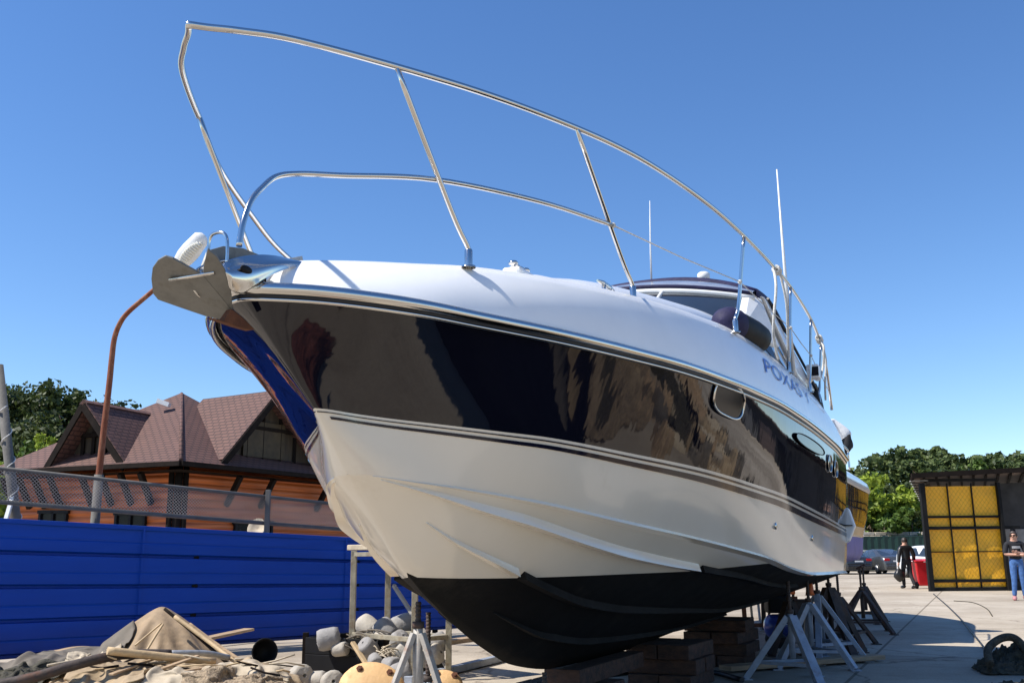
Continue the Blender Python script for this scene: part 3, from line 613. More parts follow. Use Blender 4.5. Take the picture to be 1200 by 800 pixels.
mb.tube(smooth_path([bw(*p) for p in [(1.62, 8.5, 3.63), (1.66, 8.42, 3.5), (1.63, 8.46, 3.3), (1.60, 8.3, 3.13), (1.57, 8.0, 3.1)]], 7), .013, 7)
mb.tube(smooth_path([bw(*p) for p in [(1.62, 8.52, 3.62), (1.65, 8.6, 3.4), (1.62, 8.62, 3.15), (1.60, 8.7, 2.95)]], 7), .012, 7)
for k in range(3): mb.tube([bw(1.606+.03*cos(2*pi*i/10), 8.46+.045*k, 3.645-.01*k+.03*sin(2*pi*i/10)) for i in range(12)], .013, 6)
tag(mb.build('mooring_rope', 'rope'), 'white mooring rope looped round the stern end of the guard rail', 'rope')
mb = MB(); mb.add([(-1500, -300, 0), (1500, -300, 0), (1500, 2500, 0), (-1500, 2500, 0)], [(0, 1, 2, 3)])
g = mb.build('yard_ground', 'ground', fix=False); g.location = (0, 0, 0); g.data.vertices.foreach_set('co', [-1500., -300, 0, 1500, -300, 0, 1500, 2500, 0, -1500, 2500, 0]); tag(g, kind='structure')
# ------------------------------------------------------------------ second yacht astern
Y2B = -.24
y2 = thing('motor_boat', bw(0, 13.5, .8), 'smaller dark-sided motor boat with violet bottom standing behind the yacht\'s stern', 'boat', rz=-TH)
def hull2(profile, name, mat):
    rows = []
    for b, z in profile:
        P = []
        for k in range(25):
            q = k/24; s = 11.05+7.0*q; f = 1-(max(0, q-.45)/.55)**2.2; P.append((b*f, s+.25*(z-1.5), z+.35*max(0, q-.4)**2))
        rows.append([bw(-b_+Y2B, s_, z_) for b_, s_, z_ in P[::-1]]+[bw(p[0]+Y2B, p[1], p[2]) for p in P])
    mb = MB(); mb.grid(rows); mb.grid([[r[24] for r in rows], [r[25] for r in rows]], False); return mb.build(name, mat, y2)
hull2([(1.68, 2.18), (1.66, 2.0), (1.62, 1.75), (1.58, 1.62)], 'dark_topsides', 'navy')
hull2([(1.58, 1.618), (1.56, 1.5), (1.54, 1.46)], 'white_band', 'white_gel')
hull2([(1.54, 1.458), (1.52, 1.2), (1.46, 1.10), (.7, .98), (0, .88)], 'violet_bottom', 'purple')
mb = MB()
rows = []
for b, z in ((1.69, 2.18), (1.72, 2.22), (1.68, 2.34), (1.56, 2.44), (1.3, 2.46), (1.28, 2.05), (0, 2.05)):
    P = []
    for k in range(25):
        q = k/24; s = 11.08+7.0*q; f = 1-(max(0, q-.45)/.55)**2.2; P.append((b*f, s, z+.35*max(0, q-.4)**2))
    rows.append([bw(-b_+Y2B, s_, z_) for b_, s_, z_ in P[::-1]]+[bw(p[0]+Y2B, p[1], p[2]) for p in P])
mb.grid(rows); mb.grid([[r[24] for r in rows[:4]], [r[25] for r in rows[:4]]], False); mb.build('deck_moulding', 'deck', y2)
mb = MB(); mb.tube(smooth_path([bw(1.38, 12.6, 2.44), bw(1.38, 12.6, 2.65), bw(1.38, 12.5, 2.74), bw(1.38, 11.6, 2.74), bw(1.38, 11.45, 2.68), bw(1.38, 11.4, 2.44)], 5), .016, 8); mb.tube([bw(1.38, 12.0, 2.44), bw(1.38, 12.0, 2.74)], .014, 6); mb.build('stern_rail', 'steel', y2)
mb = MB(); mb.tube(smooth_path([bw(1.1, 10.9, 2.40), bw(1.0, 10.85, 2.6), bw(.9, 10.9, 2.66), bw(.8, 10.95, 2.6), bw(.75, 11.0, 2.40)], 5), .018, 8); mb.build('boarding_hoop', 'steel', y2)
# ------------------------------------------------------------------ jack stands
def leg_box(mb, a, b, w, h=None): mb.bar(a, b, w, h or w)
def stand(b, s, h, top, mat, label, legs=3, rad=.42, a0=20, pad=True, lw=.085, braces=True, mat2=None, name='jack_stand', ca='boat stand', group=None):
    p = bw(b, s, 0); t = thing(name, p, label, ca, group)
    F = []
    for k in range(legs):
        a = R(a0+360*k/legs); f = p+Vector((rad*cos(a), rad*sin(a), 0)); F.append(f)
        mb = MB(); mb.bar(p+Vector((.03*cos(a), .03*sin(a), h)), f+Vector((0, 0, .01)), lw, lw*.7); mb.build('leg', mat, t, bevel=.004)
        mb = MB(); mb.box(f+Vector((0, 0, .006)), (.11, .11, .012)); mb.build('foot_plate', mat, t)
    if braces:
        mb = MB()
        for k in range(legs):
            a_, b_ = F[k], F[(k+1) % legs]; c = p+Vector((0, 0, h)); mb.bar(lerp(a_, c, .28), lerp(b_, c, .28), .03)
        mb.build('brace', mat, t)
    mb = MB(); mb.tube([p+Vector((0, 0, h*.35)), p+Vector((0, 0, h+.05))], .030, 10); mb.build('sleeve', mat2 or mat, t)
    mb = MB(); mb.tube([p+Vector((0, 0, h-.05)), p+Vector((0, 0, top-.0))], .016, 8)
    for k in range(int((top-h)/.025)): mb.lathe([(.017, 0), (.020, .008), (.017, .016)], p+Vector((0, 0, h+.02+k*.025)), n=8)
    mb.lathe([(.001, h+.03), (.038, h+.03), (.038, h+.07), (.001, h+.07)], p, n=6); mb.build('screw', 'standdark', t)
    if pad:
        mb = MB(); mb.box(p+Vector((0, 0, top-.01)), (.10, .12, .03), Matrix.Rotation(-TH, 3, 'Z') @ Matrix.Rotation(R(-25), 3, 'Y')); mb.build('pad', 'block', t, bevel=.008)
    return t
G1 = 'jack stands along the yacht\'s port bilge'
stand(1.30, 7.15, .60, .98, 'standgrey', 'blue-grey jack stand under the yacht\'s port bilge, the nearest on the right', 3, .46, -75, group=G1)
stand(1.30, 8.35, .66, .98, 'standgrey', 'blue-grey jack stand behind the nearest one, under the yacht\'s port quarter', 3, .46, -40, group=G1)
stand(1.28, 9.15, .72, 1.02, 'standgrey', 'tall grey jack stand under the yacht\'s transom corner', 4, .50, -20, lw=.07, group=G1)
stand(.85, 9.75, .62, .82, 'standdark', 'dark rusty stand under the transom between the grey stand and the keel', 4, .36, 30, lw=.09)
stand(1.30, 10.0, .78, 1.0, 'standdark', 'tall dark rusty stand at the transom corner behind the grey stands', 4, .42, 15, lw=.10)
stand(1.25, 11.25, .62, 1.06, 'standdark', 'dark rusty tripod under the violet bottom of the second boat, near end', 4, .5, 10, lw=.07)
stand(1.30, 13.6, .62, 1.0, 'standdark', 'dark steel tripod further back under the second boat', 4, .55, 30, lw=.07)
stand(1.1, 16.0, .62, 1.0, 'standdark', 'dark steel tripod at the far end of the second boat', 3, .5, 30, lw=.07)
stand(-1.25, 7.6, .55, .98, 'standdark', 'dark jack stand on the far side of the hull beside the timber blocks', 3, .42, 15)
stand(-.16, 2.42, .74, .93, 'standwhite', 'worn white tripod stand with rusty scratches under the yacht\'s forefoot', 3, .34, -30, lw=.045, mat2='standwhite', pad=False)
stand(-.62, 3.35, .30, .80, 'standgrey', 'low grey stand just behind the white tripod under the bow', 3, .40, 40, pad=False)
stand(.12, 3.75, .12, .37, 'standgrey', 'short screw prop under the keel ahead of the timber blocks', 3, .30, 90, pad=False)
# ------------------------------------------------------------------ keel blocks
def blocks(b0, b1, s0, s1, zt, n, label, top=None):
    t = thing('timber_stack', bw((b0+b1)/2, (s0+s1)/2, 0), label, 'timber blocks', 'timber stacks under the keel'); h = zt/n
    for k in range(n):
        rz = Matrix.Rotation(-TH+R(random.uniform(-4, 4)), 3, 'Z'); m = 2
        for j in range(m):
            mb = MB()
            if k % 2 == 0:
                bb = b0+(b1-b0)*(j+.5)/m; mb.box(bw(bb, (s0+s1)/2, h*(k+.5)), ((b1-b0)/m-.012, (s1-s0)*random.uniform(.95, 1.22), h-.004), rz)
            else:
                ss = s0+(s1-s0)*(j+.5)/m; mb.box(bw((b0+b1)/2, ss, h*(k+.5)), ((b1-b0)*random.uniform(.95, 1.2), (s1-s0)/m-.03, h-.004), rz)
            mb.build('timber', 'block', t, bevel=.008)
    if top:
        mb = MB(); mb.box(bw(*top[0]), top[1], Matrix.Rotation(-TH, 3, 'Z')); mb.build('timber', 'block', t, bevel=.008)
blocks(-.02, .60, 6.05, 6.75, .40, 3, 'dark timber stack under the keel, the one in the middle')
blocks(.0, .62, 8.05, 8.75, .50, 4, 'dark timber stack under the keel nearest the stern')
blocks(-.40, .34, 4.35, 4.95, .22, 2, 'low dark timber stack under the keel nearest the bow', ((.05, 5.05, .285), (.30, 1.6, .13)))
# ------------------------------------------------------------------ trestle, white boards
tr = thing('metal_trestle', (-1.2, 10.8, 0), 'rusty galvanised metal trestle with a dirty plank on top beside the crate of floats', 'trestle')
TA, TB_, TC, TD = Vector((-1.75, 11.0, 0)), Vector((-1.0, 10.2, 0)), Vector((-.68, 10.55, 0)), Vector((-1.42, 11.38, 0)); up = Vector((0, 0, 1))
for p in (TA, TB_, TC, TD): mb = MB(); mb.bar(p, p+up*1.28, .06, .06); mb.build('leg', 'trestle', tr, bevel=.004)
for a, b in ((TA, TB_), (TB_, TC), (TC, TD), (TD, TA)):
    for z in (.40, 1.24):
        d = (b-a).normalized()*.03; mb = MB(); mb.bar(a+up*z+d, b+up*z-d, .045, .045); mb.build('crossbar', 'trestle', tr, bevel=.003)
mb = MB(); mb.bar(lerp(TA, TD, .5)+up*1.315+Vector((-.12, .1, 0)), lerp(TB_, TC, .5)+up*1.315, .42, .06); mb.build('plank', 'tarppale', tr, bevel=.01)
mb = MB(); mb.bar(TC+up*.08, lerp(TC, TD, .9)+up*.9, .035); mb.build('diagonal_brace', 'standwhite', tr)
def timber(name, p, q, w, h, mat, label, cat, group=None):
    mb = MB(); mb.bar(p, q, w, h); return tag(mb.build(name, mat, bevel=.005), label, cat, group)
timber('steel_beam', G(478, 803)+up*.05, G(640, 762)+up*.05, .09, .07, 'standgrey', 'pale steel beam lying on the concrete behind the white tripod', 'beam')
timber('wooden_board', G(500, 790)+up*.30, G(640, 752)+up*.18, .16, .05, 'tanwood', 'weathered board propped behind the white tripod under the forefoot', 'board')
timber('steel_pipe', G(258, 757)+up*.06, G(384, 743)+up*.06, .055, .055, 'standdark', 'dark steel pipe lying on the concrete along the foot of the blue fence', 'pipe')
timber('wooden_board', A(236, 749, 11.3), A(292, 737, 12.4), .14, .03, 'tanwood', 'brown board leaning at the foot of the blue fence behind the tarpaulin heap', 'board')
# ------------------------------------------------------------------ blue fence
def fpt(px): # pixel column -> point on the fence foot line
    a, b = Vector((-6.1, 11.6, 0)), Vector((-2.56, 14.7, 0)); d = b-a; r_ = ray(px, 640); k = r_.x/r_.y
    t = (k*a.y-a.x)/(d.x-k*d.y); return a+d*t
Fdir = (Vector((-2.56, 14.7, 0))-Vector((-6.1, 11.6, 0))).normalized(); Fn = Vector((Fdir.y, -Fdir.x, 0))
def ftop(p):
    t = (p-Vector((-6.1, 11.6, 0))).dot(Fdir); return 1.675-.040*t
bf = thing('sheet_metal_fence', fpt(200), 'bright blue corrugated sheet-metal fence behind the heap of tarpaulins', 'fence')
pts = [fpt(-330)+Fdir*(k*.25) for k in range(80) if (fpt(-330)+Fdir*(k*.25)-fpt(545)).dot(Fdir) < 0]
prof = []
for bd in range(4):
    z0 = bd/4
    prof += [(z0+.000, .004), (z0+.006, -.055), (z0+.022, -.055), (z0+.036, .006), (z0+.115, .010), (z0+.125, .002), (z0+.135, .010), (z0+.235, .004)]
prof.append((1, 0))
mb = MB(); rows = []
for f, d in prof: rows.append([p+Fn*(d+.022*noise.noise(Vector((p.x*.9, p.y*.9, f*2.2)))+.010*noise.noise(Vector((p.x*2.3, p.y*2.3, f*5+3))))+up*(.10+(ftop(p)-.10)*f) for p in pts])
mb.grid(rows, False); sh = mb.build('sheet_panel', 'fenceblue', bf)
mb = MB(); rows = [[p+Fn*o+up*(ftop(p)+z) for p in pts] for o, z in ((.025, -.03), (.03, .02), (-.03, .025), (-.035, -.03))]; mb.grid(rows, False); mb.build('top_cap', 'fenceblue', bf)
for k in range(5, len(pts), 12):
    mb = MB(); mb.grid([[pts[k]+Fdir*o_+Fn*(d+.030)+up*(.10+(ftop(pts[k])-.10)*f) for o_ in (-.012, .012)] for f, d in prof], False); mb.build('panel_seam', 'fenceblue', bf)
for k in range(0, len(pts), 10): mb = MB(); p = pts[k]-Fn*.05; mb.bar(p, p+up*(ftop(p)-.05), .06); mb.build('fence_post', 'shedframe', bf)
# chain-link strip above
mf = thing('chain_link_fence', fpt(200)-Fn*.9, 'rusty chain-link strip in grey rails rising above the blue fence', 'fence')
def mpt(px): 
    o = -Fn*.9; a, b = Vector((-6.1, 11.6, 0))+o, Vector((-2.56, 14.7, 0))+o; d = b-a; r_ = ray(px, 600); k = r_.x/r_.y
    return a+d*((k*a.y-a.x)/(d.x-k*d.y))
ma, mb_ = mpt(-70), mpt(440); a0, a1 = mpt(0), mpt(390)
zt0, zt1, zl0, zl1 = A(0, 549, a0.y).z, A(390, 590, a1.y).z, A(0, 588, a0.y).z, A(390, 619, a1.y).z
LL = (a1-a0).length
def mz(p, hi):
    t = (p-a0).dot(Fdir)/LL; return (zt0+(zt1-zt0)*t) if hi else (zl0+(zl1-zl0)*t)
for hi in (1, 0): mb = MB(); mb.tube([ma+up*mz(ma, hi), mb_+up*mz(mb_, hi)], .026 if hi else .03, 8); mb.build('rail', 'greypole', mf)
tot = (mb_-ma).length; mb = MB(); st_ = .046; n_ = int(tot/st_); H_ = mz(a0, 1)-mz(a0, 0)
for k in range(-8, n_):
    for sg in (1, -1):
        u0 = k*st_ if sg > 0 else k*st_+H_; u1 = u0+sg*H_
        p, q = ma+Fdir*min(max(u0, 0), tot), ma+Fdir*min(max(u1, 0), tot)
        if (p-q).length < .03: continue
        w0 = (min(max(u0, 0), tot)-u0)/(u1-u0); w1 = (min(max(u1, 0), tot)-u0)/(u1-u0)
        mb.bar(p+up*lerp(mz(p, 0), mz(p, 1), w0)+Fn*.004*sg, q+up*lerp(mz(q, 0), mz(q, 1), w1)+Fn*.004*sg, .0052)
mb.build('wire_mesh', 'mesh', mf)
for px in (312, -40): p = mpt(px)+Fn*.04; mb = MB(); mb.bar(p, p+up*(mz(p, 1)+.10), .07, .07); mb.build('post', 'greypole', mf, bevel=.006)
# street lamp behind the fence
lp = thing('street_lamp', A(112, 640, 13.6)*1, 'rusty bent street lamp pole with a white lamp head rising behind the blue fence', 'street lamp'); YL = 13.6
MATS[lp.name] = Matrix.Translation(lp.location)
b0 = A(111, 615, YL); b0.z = 0; mb = MB(); mb.tube([b0, A(116, 556, YL)], .062, 12); mb.build('base_post', 'greypole', lp)
mb = MB(); P = smooth_path([A(115, 566, YL), A(121, 510, YL), A(128, 450, YL), A(131, 420, YL), A(134, 397, YL), A(140, 380, YL-.05), A(151, 365, YL-.1), A(182, 338, YL-.15), A(207, 312, YL-.2)], 6); mb.tube(P, [.046-.016*i/len(P) for i in range(len(P))], 10); mb.build('bent_pole', 'rustpole', lp)
mb = MB(); c0, c1 = A(204, 316, YL-.2), A(239, 276, YL-.45); d = (c1-c0); q_ = Vector((0, 0, 1)).rotation_difference(d.normalized()).to_matrix(); L_ = d.length
prof = [(.001, -.02), (.05, .0), (.10, .1), (.135, .25), (.14, .38), (.12, L_-.06), (.06, L_), (.001, L_+.01)]
rows = []
for r_, z in prof: rows.append([c0+q_ @ Vector((r_*cos(2*pi*k/20), .62*r_*sin(2*pi*k/20), z)) for k in range(20)])
mb.grid(rows, close=True); hd = mb.build('lamp_head', 'white_pl', lp)
side = (q_ @ Vector((0, 1, 0))); side = side if side.x > 0 or side.y < 0 else -side
dn = Vector((.55, -.5, -.65)).normalized(); mb = MB(); cc_ = c0+d*.52
ax = d.normalized(); ay = (dn-ax*dn.dot(ax)).normalized(); az = ax.cross(ay)
for k in range(13):
    f = -1+2*k/12; w_ = sqrt(max(.05, 1-f*f))
    mb.tube([cc_+ax*(f*.24)+az*(-w_*.115)+ay*.055, cc_+ax*(f*.24)+ay*.105, cc_+ax*(f*.24)+az*(w_*.115)+ay*.055], .021, 6)
mb.build('ribbed_glass', 'lampglass', hd)
# leaning grey post at the left edge
gp = thing('timber_post', A(30, 610, 14.5), 'grey leaning post wound with white rope at the left edge above the fence', 'post'); 
q0, q1 = A(22, 640, 14.2), A(-2, 428, 14.2); dd = q1-q0; qq = q0-dd*(q0.z/dd.z); mb = MB(); mb.tube([qq, q1], .07, 12); mb.build('pole', 'greypole', gp)
mb = MB(); P = []
for i in range(60):
    t = .35+.62*i/59; a = i*.42; c = lerp(q0, q1, t-.2); P.append(c+Vector((.082*cos(a), .082*sin(a), 0)))
mb.tube(P, .008, 6); mb.build('rope_winding', 'rope', gp)
mb = MB(); mb.bar(A(6, 612, 14.0)*1, A(17, 575, 14.2), .05); mb.build('strut', 'white_pl', gp)
# ------------------------------------------------------------------ timber house behind the fence
def V(px, py, P, d):
    """pixel ray met with the vertical plane through P along horizontal direction d"""
    n = Vector((d.y, -d.x, 0)); r_ = ray(px, py); o = Vector((0, 0, EYE)); return o+r_*((P-o).dot(n)/r_.dot(n))
HC = A(207, 600, 24.0); HC.z = 0; HL = Vector((-.94, .34, 0)).normalized(); HR = Vector((.5, .866, 0)).normalized()
nL = Vector((-HL.y, HL.x, 0)); nL = nL if nL.y < 0 else -nL; nR = Vector((HR.y, -HR.x, 0)); nR = nR if nR.x > 0 else -nR
house = thing('timber_house', HC, 'orange log-clad house with a brown shingle roof and dark gables behind the fence', 'house')
ZE = A(207, 541, 23.4).z
def wall(P, d, L):
    rows = []; hh = .19; k = 0; z = 0
    n = nL if d is HL else nR
    while z < ZE:
        for f, o in ((0, 0), (.12, .03), (.35, .055), (.65, .055), (.88, .03)):
            zz = min(ZE, z+hh*f); rows.append([P+d*(L*i/8)+up*zz+n*o for i in range(9)])
        z += hh
    mb = MB(); mb.grid(rows, True); return mb.build('log_wall', 'orangewood', house, uv=lambda v, poly: ((v-HC).dot(d), v.z))
wall(HC, HL, 5.3); wall(HC, HR, 9.0)
mb = MB(); mb.tube([HC+(nL+nR)*.02, HC+(nL+nR)*.02+up*ZE], .10, 8); mb.build('corner_log', 'darkwood', house)
for off, d, n in ((.12, HL, nL), (.12, HR, nR)):
    p = HC+d*off+n*.12; mb = MB(); mb.tube([p, p+up*ZE], .07, 8); mb.build('downpipe', 'darkwood', house)
# eaves and hip roof
OV = .62
E0 = HC+nL*OV+nR*OV; E0.z = ZE; EL = HC+HL*5.5+nL*OV; EL.z = ZE; ER = HC+HR*9.0+nR*OV; ER.z = ZE; EM = HC+HR*5.2+nR*OV; EM.z = ZE
PK = A(213, 460, 27.6)
def slab(poly, name, mat='rooftile', th=.10, par=None):
    a, b, c = poly[0], poly[1], poly[2]; n = (b-a).cross(c-a).normalized(); n = n if n.z > 0 else -n
    ex = Vector((0, 0, 1)).cross(n); ex = ex.normalized() if ex.length > .01 else Vector((1, 0, 0)); ey = n.cross(ex)
    mb = MB(); mb.prism(poly, -n*th); return mb.build(name, mat, par or house, uv=lambda v, poly_: (v.dot(ex), v.dot(ey)))
BKL = EL-nL*6.5; BKR = EM-nR*6.5
slab([E0, PK, EL], 'roof'); slab([E0, EM, PK], 'roof'); slab([PK, BKL, EL], 'roof'); slab([PK, EM, BKR], 'roof')
slab([EM+up*.0, ER, ER-nR*5+up*1.8, EM-nR*5+up*1.8], 'roof')
mb = MB(); mb.tube([E0+up*.01, PK-up*.03], .05, 6); mb.build('hip_cap', 'rooftile', house, uv=lambda v, p: (v.x, v.z))
for a, b in ((E0, EL), (E0, ER)):
    mb = MB(); mb.bar(a-up*.06, b-up*.06, .13, .11); mb.build('gutter', 'darkwood', house)
def soffit(a, b, c, d_): mb = MB(); mb.add([a-up*.2, b-up*.2, c-up*.2, d_-up*.2], [(0, 1, 2, 3)]); mb.build('soffit', 'darkwood', house)
soffit(E0, EL, HC+HL*5.3+up*ZE, HC+up*ZE); soffit(E0, ER, HC+HR*9+up*ZE, HC+up*ZE)
# eave braces
for d, n, offs in ((HL, nL, (.7, 1.3, 1.9, 2.5, 3.5, 4.0, 4.5, 5.0)), (HR, nR, (1.5, 2.7, 4.9, 6.4, 7.6))):
    for o in offs:
        if d is HL and o > 5.2: continue
        p = HC+d*o; mb = MB(); mb.bar(p+n*.08+up*(ZE-.95), p+n*(OV-.08)+up*(ZE-.22), .11, .13); mb.build('eave_brace', 'darkwood', house)
# gables
def gable(P, d, n, pa, pl, pr, depth, off, shut):
    Q = P+n*off; a, l, r_ = V(*pa, Q, d), V(*pl, Q, d), V(*pr, Q, d); l.z = r_.z = min(l.z, r_.z)
    mb = MB(); mb.prism([a-n*.25, l-n*.25, r_-n*.25], -n*.1); gw = mb.build('gable_wall', 'gable', house)
    for e in (l, r_):
        o = (e-a)*1.06; slab([a+n*.25+up*.1, a+o+n*.25+up*.05, a+o-n*depth+up*.05, a-n*depth+up*.1], 'gable_roof', th=.16)
        mb = MB(); mb.bar(a+n*.26-up*.06, a+o+n*.26-up*.1, .05, .16); mb.build('barge_board', 'darkwood', house)
    mb = MB(); c = lerp(l, r_, .5)
    for f in (.28, .42, .58, .72): p = lerp(l, r_, f); hh = (a.z-l.z)*(1-abs(f-.5)*2)*.9; mb.bar(p-n*.22, p-n*.22+up*hh, .10, .08)
    mb.bar(lerp(l, r_, .02)-n*.2+up*.04, lerp(l, r_, .98)-n*.2+up*.04, .1, .12); mb.bar(lerp(l, a, .5)-n*.2, lerp(r_, a, .5)-n*.2, .09, .1); mb.build('gable_frame', 'darkwood', gw)
    if shut:
        for f in (.35, .5): p = lerp(l, r_, f); mb = MB(); w = (r_-l).normalized(); mb.box(p-n*.19+up*.62, (.9, .04, .95), Matrix((w, n, up)).transposed()); mb.build('shutter', 'shutter', gw)
gable(HC, HL, nL, (106, 474), (64, 543), (152, 541), 2.6, .35, False)
gable(HC, HR, nR, (318, 462), (256, 536), (384, 548), 2.6, .35, True)
# windows
def hwin(px0, px1, py0, P, d, n, extra=.5):
    Q = P+n*.09; a, b = V(px0, py0, Q, d), V(px1, py0, Q, d); w = (b-a); c = (a+b)/2; hgt = 1.15; c.z = a.z-hgt/2
    rot = Matrix((w.normalized(), n, up)).transposed(); mb = MB()
    for dx in (-.5, .5, 0): mb.box(c+w*dx, (.07, .09, hgt), rot)
    for dz in (-.5, .5): mb.box(c+up*hgt*dz, (w.length+.16, .09, .08), rot)
    fr = mb.build('window', 'black', house); mb = MB(); mb.box(c-n*.02, (w.length, .03, hgt), rot); mb.build('window_pane', 'darkpane', fr)
hwin(48, 78, 600, HC, HL, nL); hwin(137, 170, 602, HC, HL, nL); hwin(276, 318, 611, HC, HR, nR)
mb = MB(); mb.box(A(192, 472, 26.4), (.35, .2, .12), Matrix.Rotation(R(20), 3, 'Y')); mb.build('roof_vent', 'white_pl', house)
# small dish on a stub behind the fence
dsh = thing('satellite_dish', A(303, 640, 17.2), 'small pale satellite dish just above the blue fence by the grey post', 'satellite dish')
c = A(303, 620, 17.2); q_ = Vector((0, 0, 1)).rotation_difference(Vector((-.25, -.9, .35)).normalized()).to_matrix()
mb = MB(); mb.lathe([(.001, 0), (.07, .01), (.13, .035), (.17, .07), (.175, .075), (.165, .078), (.12, .05), (.001, .015)], c, q_, 20); mb.build('dish', 'tarppale', dsh)
mb = MB(); f = c.copy(); f.z = 0; mb.tube([f, c-Vector((0, -.04, 0))], .03, 8); mb.build('stub_pole', 'greypole', dsh)
# ------------------------------------------------------------------ trees
def crown_mesh(name, blobs, n, leaf, mat, seed, flat=1.0):
    rnd = random.Random(seed); vs, fs = [], []; tot = sum(r**2 for _, r in blobs)
    for c, r in blobs:
        c = Vector(c); sub = []
        for _ in range(max(5, int(r*r*9/ (1+r*.6)))):
            d = Vector((rnd.gauss(0, 1), rnd.gauss(0, 1), rnd.gauss(0, 1)*.9+.15)).normalized(); sub.append((c+Vector((d.x, d.y, d.z*flat))*r*rnd.uniform(.55, .98), r*rnd.uniform(.16, .34)))
        m = int(n*r*r/tot)
        for _ in range(m):
            sc, sr = rnd.choice(sub); d = Vector((rnd.gauss(0, 1), rnd.gauss(0, 1), rnd.gauss(0, 1))).normalized(); p = sc+Vector((d.x, d.y, d.z*.75))*sr*rnd.uniform(.5, 1.1)
            u = (d+Vector((rnd.gauss(0, .7), rnd.gauss(0, .7), rnd.gauss(0, .7)+.3))).normalized(); a = u.orthogonal().normalized(); a = Matrix.Rotation(rnd.uniform(0, 6.28), 3, u) @ a; b = u.cross(a)
            l = leaf*rnd.uniform(.55, 1.35); w = l*rnd.uniform(.45, .8); o = len(vs)
            vs += [p-a*l*.5, p+b*w*.5, p+a*l*.5, p-b*w*.5]; fs.append((o, o+1, o+2, o+3))
    me = bpy.data.meshes.new(name); me.from_pydata([tuple(v) for v in vs], [], fs); me.materials.append(M[mat]); return me
def tree(name, loc, H, W, kind, mat, label, seed, cat='tree', group=None, n=3200, leaf=.35, trunk=True):
    rnd = random.Random(seed); t = thing(name, loc, label, cat, group); blobs = []
    if kind == 'pine':
        for k in range(9):
            a = rnd.uniform(0, 6.28); rr = W*.5*sqrt(rnd.random())*.8; blobs.append(((rr*cos(a), rr*sin(a)*.7, H*(.80+.10*rnd.random())-rr*.10), W*rnd.uniform(.13, .22)))
        flat = .62
    elif kind == 'bush':
        for k in range(12):
            a = rnd.uniform(0, 6.28); h = rnd.random(); rr = W*.5*sqrt(rnd.random())*(1-.5*h); blobs.append(((rr*cos(a), rr*sin(a)*.7, H*(.15+.68*h)), W*rnd.uniform(.15, .24)))
        flat = .95
    else:
        for k in range(13):
            a = rnd.uniform(0, 6.28); h = rnd.random()**.8; rr = W*.42*sqrt(rnd.random())*(1-.55*h*h); blobs.append(((rr*cos(a), rr*sin(a)*.8, H*(.30+.56*h)), W*rnd.uniform(.14, .23)))
        flat = .9
    zt_ = max(b[2]+r*1.02*flat for b, r in blobs); blobs = [((b[0], b[1], b[2]*H/zt_), r) for b, r in blobs]
    me = crown_mesh('crown', blobs, n, leaf, mat, seed, flat); c = bpy.data.objects.new('crown', me); COL.objects.link(c); c.parent = t
    if trunk:
        mb = MB(); r0 = max(.06, H*.022); top = Vector((rnd.uniform(-.3, .3), rnd.uniform(-.3, .3), H*.72)); mb.tube(smooth_path([(0, 0, 0), (rnd.uniform(-.2, .2), 0, H*.3), top], 5), [r0*(1-.07*i) for i in range(11)], 8)
        for b, r in blobs[:7]: s_ = Vector((0, 0, H*rnd.uniform(.3, .6))); mb.tube([s_, lerp(s_, Vector(b), .5)+Vector((0, 0, .1)), Vector(b)], [r0*.5, r0*.33, r0*.15], 6)
        mb.build('trunk', 'bark', t, local=True)
    return t
def base(px, Y): p = A(px, 640, Y); p.z = 0; return p
def tz(px, py, Y): return A(px, py, Y).z
# right-hand ridge of umbrella pines
hill = MB(); rows = []
for j in range(12):
    yy = 92+j*9; rows.append([Vector((-10+i*6, yy, 4.2*min(1, j/5)*(.7+.3*sin(i*.4)) if j else -.3)) for i in range(34)])
hill.grid(rows); hb = hill.build('far_hill', pm('dry_hillside', (.10, .11, .045), .9, var=.4, scale=.3, bump=.5, bscale=2)); tag(hb, kind='structure')
RG = 'dark pines on the ridge beyond the yard'
for i, (px, py, W, lab) in enumerate([(1016, 551, 8, 'low dark pine on the ridge right behind the bending person'), (1043, 537, 11, 'broad dark pine on the ridge above the bright green trees'), (1083, 523, 11, 'tallest dark pine on the ridge, just left of the shed roof'), (1112, 533, 10, 'dark pine on the ridge showing behind the left part of the shed roof'), (1141, 528, 11, 'dark rounded pine on the ridge above the yellow panel'), (1172, 536, 10, 'dark pine on the ridge above the shed, right of the bright green crown'), (1199, 530, 11, 'dark pine on the ridge at the right edge of the photo'), (1228, 527, 12, 'dark pine on the ridge past the right edge'), (985, 556, 9, 'dark pine on the ridge half hidden by the yacht\'s stern')]):
    tree('pine_tree', base(px, 112+i % 3*4), tz(px, py, 112+i % 3*4), W, 'pine', 'leaf_pine', lab, 100+i, group=RG, n=4200, leaf=.62)
tree('broadleaf_tree', base(1147, 104), tz(1147, 536, 104), 6.5, 'round', 'leaf_mid', 'bright green crown among the dark pines above the shed roof', 140, n=2500, leaf=.5)
for i, (px, Y) in enumerate([(1020, 100), (1060, 101), (1100, 100), (1140, 99), (1180, 100), (1215, 101)]):
    tree('undergrowth_tree', base(px, Y), 8.6+(i*37 % 5)*.35, 11, 'bush', 'leaf_dark', 'dark undergrowth below the ridge pines behind the shed', 160+i, group='dark undergrowth below the pines', n=2600, leaf=.6, trunk=False)
GB = 'bright green trees left of the shed'
